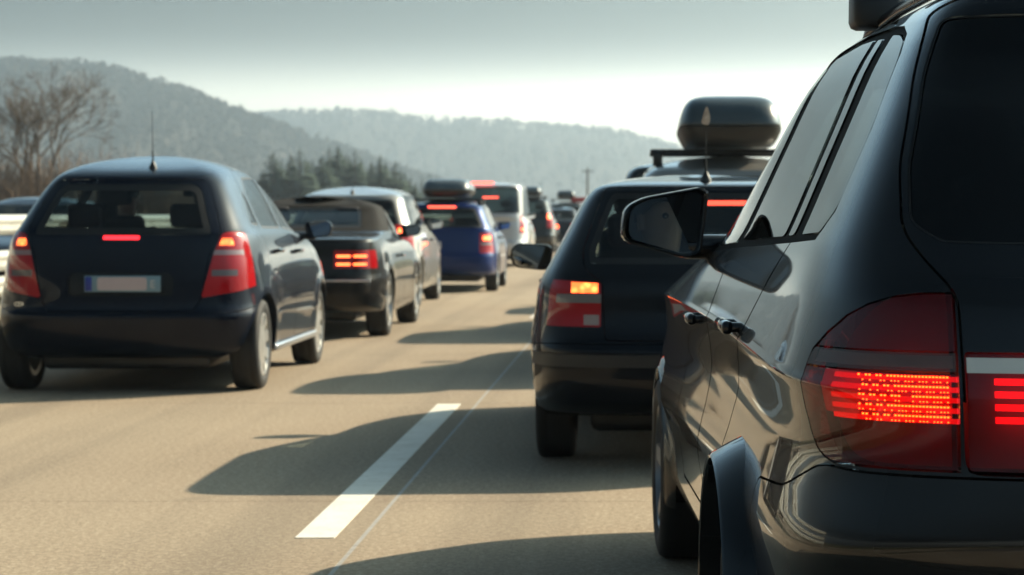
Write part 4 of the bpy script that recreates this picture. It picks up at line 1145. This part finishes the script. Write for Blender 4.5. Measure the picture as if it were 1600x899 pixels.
def gen_car(name, label, cat, loc, rz, L, hw, H, belt, rt, ft, cowl, wheels, mat, tum=.70, trunk=None, rs=.10, lamp=None, lit=None, plate=None, n=44, rw_z=None, rw_x=None, sidesplit=None, handle=None, wstyle='seven',
            glassm=None, third=None, rdrop=.03, rear_pane=True, soft=False, white=None, hood=.12, doors=True, opposite=False):
    rows = gen_rows(L, hw, H, belt, rt, ft, cowl, tum, trunk, rs, hood, rdrop)
    c = Car(name, label, cat, loc, rz, rows, EX, wheels, mat, n=n, cowl=cowl - .25, group='cars on the opposite carriageway' if opposite else 'cars queuing on the motorway')
    gm = glassm or GLASS_T
    zt = H - .10
    y0 = (trunk + .06) if trunk else rs + .12
    yf0, yf1 = cowl - .22, ft + .10
    if doors:
        b1 = (wheels[0] + wheels[1]) / 2 - .10
        c.add_side('panel', 'door', rnd([(wheels[0] + .48, .32), (wheels[0] + .30, .70), (wheels[0] + .22, belt), (max(rt + .35, wheels[0] - .1), zt + .01), (b1 - .03, zt + .03), (b1, belt), (b1, .32)], .03), mat)
        c.add_side('panel', 'door', rnd([(b1 + .005, .32), (b1 + .005, belt), (b1 - .02, zt + .03), (yf1, zt), (yf0 + .1, belt), (yf0 + .15, .32)], .03), mat)
    if soft:
        c.add('trim', 'soft_top', (lambda g: prism([(-1.3, belt + .075), (1.3, belt + .075), (1.3, 2), (-1.3, 2)], 'y', .2, ft - .10)), SOFTTOP, a=-.004)
    if rear_pane:
        zw0, zw1 = rw_z or (belt + .05, zt - rdrop - .02)
        xw0, xw1 = rw_x or (hw * .76, hw * (tum - .10))
        c.add_rear('glass', 'rear_window', rnd(mirror_poly([(xw0, zw0), (xw1, zw1)]), .05), gm, y1=max(rt + .35, .6), seal=.03)
    splits = sidesplit or [(y0 + .18, (wheels[0] + wheels[1]) / 2 - .13), ((wheels[0] + wheels[1]) / 2 - .06, None)]
    for (a, b) in splits:
        za = belt + .05
        if b is None: pl_ = [(a, za), (yf0 - .05, za), (yf1 - .08, zt - .02), (a - .02, zt)]
        else:
            ra = max(rt + .28, a) if a < rt + .3 and not trunk else a + .02
            if trunk: ra = max(a + (rt - trunk) * .75, a)
            pl_ = [(a, za), (b, za), (b - .02, zt), (max(ra, a), zt - .02)]
        c.add_side('glass', 'side_window', rnd(pl_, .04, 4), gm)
    c.add_front('glass', 'windscreen', rnd(mirror_poly([(hw * .78, belt + .0), (hw * (tum - .06), zt - .03)]), .05), gm, y0=(rt + ft) / 2)
    if lamp: c.add_rear('lens', 'tail_lamp', lamp, REDLENS, mirror=True, y1=.34)
    for wl in white or []: c.add_rear('lens', 'reverse_light', wl, WHITELENS, mirror=True, y1=.3, gap=.0005)
    for lt in lit or []: c.add_rear('lens', 'brake_light', lt, BRAKE_FAR, mirror=True, y1=.3, gap=.0005, a=-.001)
    c.build()
    if third:
        link('third_brake_light', rbox(third[1], .025, .03, .008), THIRD_H, c.root, (third[2] if len(third) > 2 else 0, c.surf_y(0, third[0]) - .004, third[0]))
    c.wheels(wstyle)
    if handle: c.handles(handle)
    c.mirrors(cowl - .28, belt + .02, 1.0)
    if plate: c.plate(*plate[:2], **plate[2])
    c.seats((rt + ft) / 2 + .05 if not trunk else cowl - 1.0, belt - (.62 if trunk else .5), hw * .41, rear_y=None)
    return c
LP = lambda x0, x1, z0, z1, o=1.2: rnd([(-x0, z0), (-x0, z1), (-x1, z1), (-o, z1 - .02), (-o, z0), (-x1, z0)], .02)
BQ = lambda x0, x1, z0, z1: [(-x0, z0), (-x0, z1), (-x1, z1), (-x1, z0)]

cab = gen_car('convertible', 'black convertible with dark cloth roof behind the navy hatchback', 'car', (-3.42, 21.7), 0, 4.70, .895, 1.415, .985, 1.72, 2.55, 3.15, (1.02, 3.78, .325, .22, .885), paint('cabrio', (.010, .009, .009), .1), trunk=1.02, tum=.70, soft=True,
              lamp=LP(.44, .86, .70, .88), lit=[BQ(.47, .60, .810, .832), BQ(.47, .60, .732, .753), BQ(.63, .75, .810, .832), BQ(.63, .75, .732, .753)], n=60, rw_z=(1.09, 1.31), rw_x=(.58, .50),
              sidesplit=[(1.9, 2.25), (2.32, None)], handle=[(2.05, .80)], wstyle='five', plate=(0, .62, dict(text='')))
link('bumper_chrome', rbox(1.62, .03, .02, .008), SILVERT, cab.root, (0, .005, .585))
mpv = gen_car('people_carrier', 'silver grey tall hatchback between the convertible and the blue estate', 'car', (-3.78, 28.9), 0, 4.27, .89, 1.60, 1.02, .36, 2.25, 3.1, (.75, 3.52, .32, .21, .875), SILVER, tum=.72, n=56,
              lamp=LP(.60, .85, .75, 1.10), lit=[BQ(.64, .80, .98, 1.05)], handle=[(1.35, .90), (2.3, .88)], wstyle='five', rdrop=.06)
mpv.antenna(.55, .12, .0)
wag = gen_car('estate_car', 'bright blue estate car carrying a grey roof box, in the left lane', 'car', (-3.12, 35.0), R(.6), 4.57, .865, 1.47, .97, .34, 2.5, 3.2, (.93, 3.45, .31, .20, .855), BLUE, tum=.70, n=56, glassm=GLASS_T,
              lamp=LP(.60, .84, .62, .94), lit=[BQ(.66, .78, .82, .89)], white=[BQ(.63, .80, .745, .785)], third=(1.345, .44), plate=(-.22, .745, dict(w=.46, h=.12)), handle=[(1.5, .86), (2.4, .85)], rdrop=.02)
van = gen_car('van', 'tall silver passenger van ahead of the blue estate', 'van', (-3.56, 51.7), 0, 4.89, .95, 2.0, 1.12, .22, 3.0, 4.1, (1.0, 4.0, .335, .215, .93), SILVER2, tum=.86, n=56, rs=.06,
              lamp=LP(.78, .92, .78, 1.22), lit=[BQ(.81, .91, 1.08, 1.16), BQ(.81, .91, .86, .91)], third=(1.62, .36, .1), rw_z=(1.25, 1.86), rw_x=(.78, .72), hood=.22, plate=(0, .62, dict(w=.46)), handle=[(2.4, 1.0)])
link('roof_brake_light', rbox(.55, .03, .05, .01), THIRD_H, van.root, (-.1, .20, 1.955))
suv2 = gen_car('off_roader', 'dark off-roader with a roof box right of the silver van', 'car', (-3.60, 70.5), 0, 4.6, .92, 1.78, 1.10, .30, 2.4, 3.3, (.9, 3.6, .36, .23, .90), BLACK, tum=.70, n=40,
               lamp=LP(.66, .90, .80, 1.28), lit=[BQ(.68, .88, 1.08, 1.24)], wstyle='five')
sed = gen_car('saloon_car', 'dark far saloon farthest right in the left lane queue', 'car', (-3.02, 80.5), 0, 4.6, .88, 1.50, .98, 1.25, 2.6, 3.3, (1.0, 3.7, .32, .21, .87), NAVY, trunk=.85, n=40,
              lamp=LP(.52, .85, .72, .92), lit=[BQ(.56, .84, .76, .90)])
far = gen_car('off_roader', 'far silver off-roader topped with a roof box and red bag', 'car', (-3.1, 93), 0, 4.6, .92, 1.75, 1.10, .30, 2.4, 3.3, (.9, 3.6, .36, .23, .90), SILVER, n=36, lamp=LP(.66, .90, .80, 1.2), lit=[BQ(.68, .88, 1.0, 1.15)])
# right lane, ahead of the black hatchback
rs_ = gen_car('off_roader', 'silver off-roader with the big dark roof box, ahead of the black hatchback', 'car', (.70, 16.7), 0, 4.55, .90, 1.69, 1.05, .34, 2.3, 3.2, (.85, 3.5, .35, .22, .885), SILVER, tum=.72, n=56,
              lamp=LP(.64, .88, .80, 1.25), lit=[BQ(.67, .86, 1.05, 1.2)], rdrop=.05, wstyle='five', rw_z=(1.09, 1.52))
rd_ = gen_car('people_carrier', 'dark tall car showing only a roof corner left of the silver off-roader', 'car', (.56, 22.4), 0, 4.5, .90, 1.80, 1.05, .30, 2.4, 3.3, (.85, 3.5, .33, .22, .885), BLACK, n=40, lamp=LP(.64, .88, .80, 1.2), tum=.76)
for (d_, nm, lb, mt) in ((28.3, 'hatchback', 'navy hatchback hidden in the right lane, third ahead of the off-roader', NAVY), (40.2, 'hatchback', 'grey hatchback hidden far ahead in the right lane', GREYD)):
    gen_car(nm, lb, 'car', (.78, d_), 0, 4.2, .88, 1.50, 1.0, .34, 2.2, 3.1, (.75, 3.4, .31, .21, .865), mt, n=36, lamp=LP(.64, .85, .75, 1.0), doors=False)
# opposite carriageway
for (x_, d_, mt, lb) in ((-9.05, 35.5, NAVY, 'dark blue oncoming car whose roof shows above the guard rail'), (-9.3, 27.5, GREYD, 'dark grey oncoming car behind the guard rail at the left edge')):
    gen_car('oncoming_car', lb, 'car', (x_, d_), math.pi, 4.3, .88, 1.50, 1.0, .34, 2.2, 3.1, (.75, 3.45, .31, .21, .865), mt, n=36, lamp=LP(.64, .85, .75, 1.0), doors=False, opposite=True)

# --- roof boxes (each rests on its car)
def roof_box(label, car, y0, Lb, hwb, hb, zb, x=0.0, lid=None):
    base = car.root
    X = Vector((x, 0, 0)); X.rotate(base.rotation_euler)
    t = thing('roof_box', label, 'roof box', (base.location.x + X.x, base.location.y + y0, zb), base.rotation_euler.z, 'roof boxes on the cars')
    lo = [(.0, .10, 0, hwb * .80, 0, Lb - .18), (.02, .06, .02, hwb * .86, .02, Lb - .10), (hb * .25, .01, hb * .25, hwb * .97, hb * .22, Lb - .02), (hb * .36, 0, hb * .36, hwb, hb * .32, Lb), (hb * .37, .02, hb * .37, hwb * .96, hb * .33, Lb - .03)]
    up = [(hb * .38, .012, hb * .38, hwb * .975, hb * .34, Lb - .02), (hb * .40, .005, hb * .40, hwb * .99, hb * .36, Lb - .01), (hb * .55, .02, hb * .56, hwb * .965, hb * .48, Lb - .06), (hb * .80, .09, hb * .83, hwb * .87, hb * .66, Lb - .30), (hb * .93, .20, hb * .95, hwb * .72, hb * .75, Lb - .50), (hb * .985, .36, hb * .99, hwb * .45, hb * .80, Lb - .75), (hb, .6, hb, hwb * .15, hb * .9, Lb - .95), (hb, .75, hb, hwb * .02, hb * .95, Lb - 1.1)]
    ex = (4.5, 10, 3.0, 6.0)
    for nm, rw, m in (('box_base', lo, BLACKP), ('box_lid', up, lid or ROOFBOX)):
        v, f = ring_solid(rw, ex, 40); link(nm, smooth(me_new(v, f), 60), m, t)
    for yy in (.45, Lb - .6):
        b_ = link('roof_bar', rbox(1.24, .07, .035, .012), BLACKP, t, (-x, yy, -.035))
        for sg in (-1, 1): link('bar_foot', rbox(.07, .11, .12, .02, 2), BLACKP, b_, (sg * .56, 0, -.055))
    return t
roof_box('big dark grey roof box high above the black hatchback', rs_, .35, 2.0, .40, .40, 1.755, 0.0)
roof_box('blue grey roof box on the blue estate', wag, .35, 1.8, .39, .30, 1.50, 0.05, ROOFBOX_L)
roof_box('dark roof box on the off-roader right of the van', suv2, .4, 1.8, .36, .30, 1.82, .1)
roof_box('farthest dark roof box above the saloon', far, .4, 1.8, .38, .36, 1.88, 0)
bag = link('luggage_bag', rbox(.8, .8, .22, .08, 4), principled('red_bag', (.35, .03, .03), rough=.7), None, (-2.5, 93.9, 1.83)); tag(bag, 'red bag strapped beside the farthest roof box', 'bag')

# ------------------------------------------------------------------ people in the cars
SKIN = principled('skin', (.52, .32, .24), rough=.5); HAIR = principled('dark_hair', (.02, .015, .012), rough=.6); EYE = principled('eye', (.05, .035, .03), rough=.2)
TROU = principled('trousers', (.03, .035, .05), rough=.85)
def person(label, parent_car, x, y, z, shirt, turn=0.0):
    """seated driver: one skinned body, hips at the origin, facing +y"""
    V, E, Rr = [], [], []
    def add(p, r, a=None):
        V.append(p); Rr.append(r)
        if a is not None: E.append((a, len(V) - 1))
        return len(V) - 1
    pel = add((0, 0, .10), (.17, .12)); sp = add((0, -.07, .28), (.15, .11), pel); ch = add((0, -.12, .45), (.17, .115), sp); nk0 = add((0, -.115, .575), (.07, .065), ch)
    nk = add((0, -.095, .64), (.055, .055), nk0); h1 = add((0, -.07, .71), (.072, .085), nk); h2 = add((0, -.075, .80), (.078, .098), h1); h3 = add((0, -.085, .87), (.06, .075), h2)
    for sg in (-1, 1):
        sh = add((sg * .18, -.12, .52), (.07, .065), ch); el = add((sg * .26, .10, .32), (.046, .046), sh); wr = add((sg * .19, .34, .40), (.030, .030), el)
        pm = add((sg * .175, .41, .435), (.038, .022), wr)
        for k in range(4):
            a = add((sg * (.15 + .016 * k), .455, .46 - .014 * k), (.010, .010), pm); b = add((sg * (.145 + .016 * k), .48, .435 - .014 * k), (.009, .009), a); add((sg * (.15 + .016 * k), .462, .41 - .014 * k), (.008, .008), b)
        t1 = add((sg * .135, .42, .45), (.011, .011), pm); add((sg * .125, .44, .425), (.009, .009), t1)
        hp = add((sg * .10, .05, .07), (.095, .09), pel); kn = add((sg * .13, .45, .17), (.062, .062), hp); an = add((sg * .12, .74, -.16), (.042, .042), kn); add((sg * .12, .86, -.19), (.04, .03), an)
    me = bpy.data.meshes.new('p'); me.from_pydata(V, E, []); me.update()
    o = bpy.data.objects.new('p', me); COL.objects.link(o)
    sk = o.modifiers.new('s', 'SKIN'); sb = o.modifiers.new('d', 'SUBSURF'); sb.levels = 2
    lay = me.skin_vertices[0].data
    for i, r in enumerate(Rr): lay[i].radius = r; lay[i].use_root = (i == 0)
    bpy.context.view_layer.update()
    m2 = bpy.data.meshes.new_from_object(o.evaluated_get(bpy.context.evaluated_depsgraph_get()))
    bpy.data.objects.remove(o)
    for vtx in m2.vertices:                          # nose, brow and chin pulled out of the head
        c = vtx.co
        if c.z > .66 and c.y > -.02:
            c.y += .030 * math.exp(-((c.x / .016) ** 2 + ((c.z - .775) / .022) ** 2))
            c.y += .010 * math.exp(-((c.x / .03) ** 2 + ((c.z - .70) / .015) ** 2)) + .006 * math.exp(-(((abs(c.x) - .03) / .02) ** 2 + ((c.z - .825) / .010) ** 2))
            c.y -= .007 * math.exp(-(((abs(c.x) - .03) / .014) ** 2 + ((c.z - .80) / .010) ** 2))
    for m in (SKIN, shirt, TROU): m2.materials.append(m)
    for pg in m2.polygons:
        c = pg.center
        i = 0
        if c.z < .60 and c.z > .12 and c.y < .30 and not (c.y > .20 and c.z < .25): i = 1
        if c.z <= .20 and (c.y > .10 or c.z < .12): i = 2
        pg.material_index = i
    smooth(m2, 180)
    P = parent_car.root
    loc = Vector((x, y, z)); loc.rotate(P.rotation_euler)
    t = tag(bpy.data.objects.new('person', m2), label, 'person'); COL.objects.link(t)
    t.location = P.location + loc; t.rotation_euler = (0, 0, P.rotation_euler.z + turn)
    # hair cap, ears, eyes
    v, f = [], []
    N, Mr = 20, 9
    for j in range(Mr):
        th = (j + .3) / Mr * R(112)
        for k in range(N):
            a = 2 * math.pi * k / N; fr = max(0, math.sin(a))
            thh = th * (1 - .42 * fr)
            v.append((.086 * math.sin(thh) * math.cos(a), -.082 + .108 * math.sin(thh) * math.sin(a), .818 + .104 * math.cos(thh)))
    for j in range(Mr - 1):
        for k in range(N): f.append((j * N + k, j * N + (k + 1) % N, (j + 1) * N + (k + 1) % N, (j + 1) * N + k))
    f.append(tuple(range(N - 1, -1, -1)))
    link('hair', smooth(me_new(v, f), 70), HAIR, t)
    for sg in (-1, 1):
        link('eye', lathe([(0, .012), (.008, .009), (.012, 0), (.008, -.009), (0, -.012)], 10), EYE, t, (sg * .031, .012, .803))
        link('ear', rbox(.016, .035, .058, .007), SKIN, t, (sg * .082, -.075, .79))
    return t
PALE = principled('pale_shirt', (.55, .62, .68), rough=.8); DARKS = principled('dark_jacket', (.02, .022, .026), rough=.85)
person('driver in a pale shirt, dark haired, reflected in the off-roader mirror', suv, -.37, 2.02, .60, PALE)
person('dark silhouette of a driver seen through the navy hatchback window', ac, -.33, 1.78, .56, DARKS)
person('driver outlined through the black hatchback rear window', go, -.34, 1.70, .42, DARKS)
tv = link('hanging_toy', rbox(.05, .04, .07, .018, 3), principled('plush', (.75, .6, .5), rough=.9), None, (ac.root.location.x + .46, ac.root.location.y + 2.05, 1.24)); tag(tv, 'small pale plush toy hanging inside the navy hatchback windscreen', 'toy')
hd = link('plush_head', rbox(.045, .04, .045, .018, 3), MATS['plush'], tv, (0, 0, .055))
link('cord', tube([(0, 0, .07), (0, 0, .2)], .002, 5), INK, tv)

bpy.data.scenes.remove(WS)
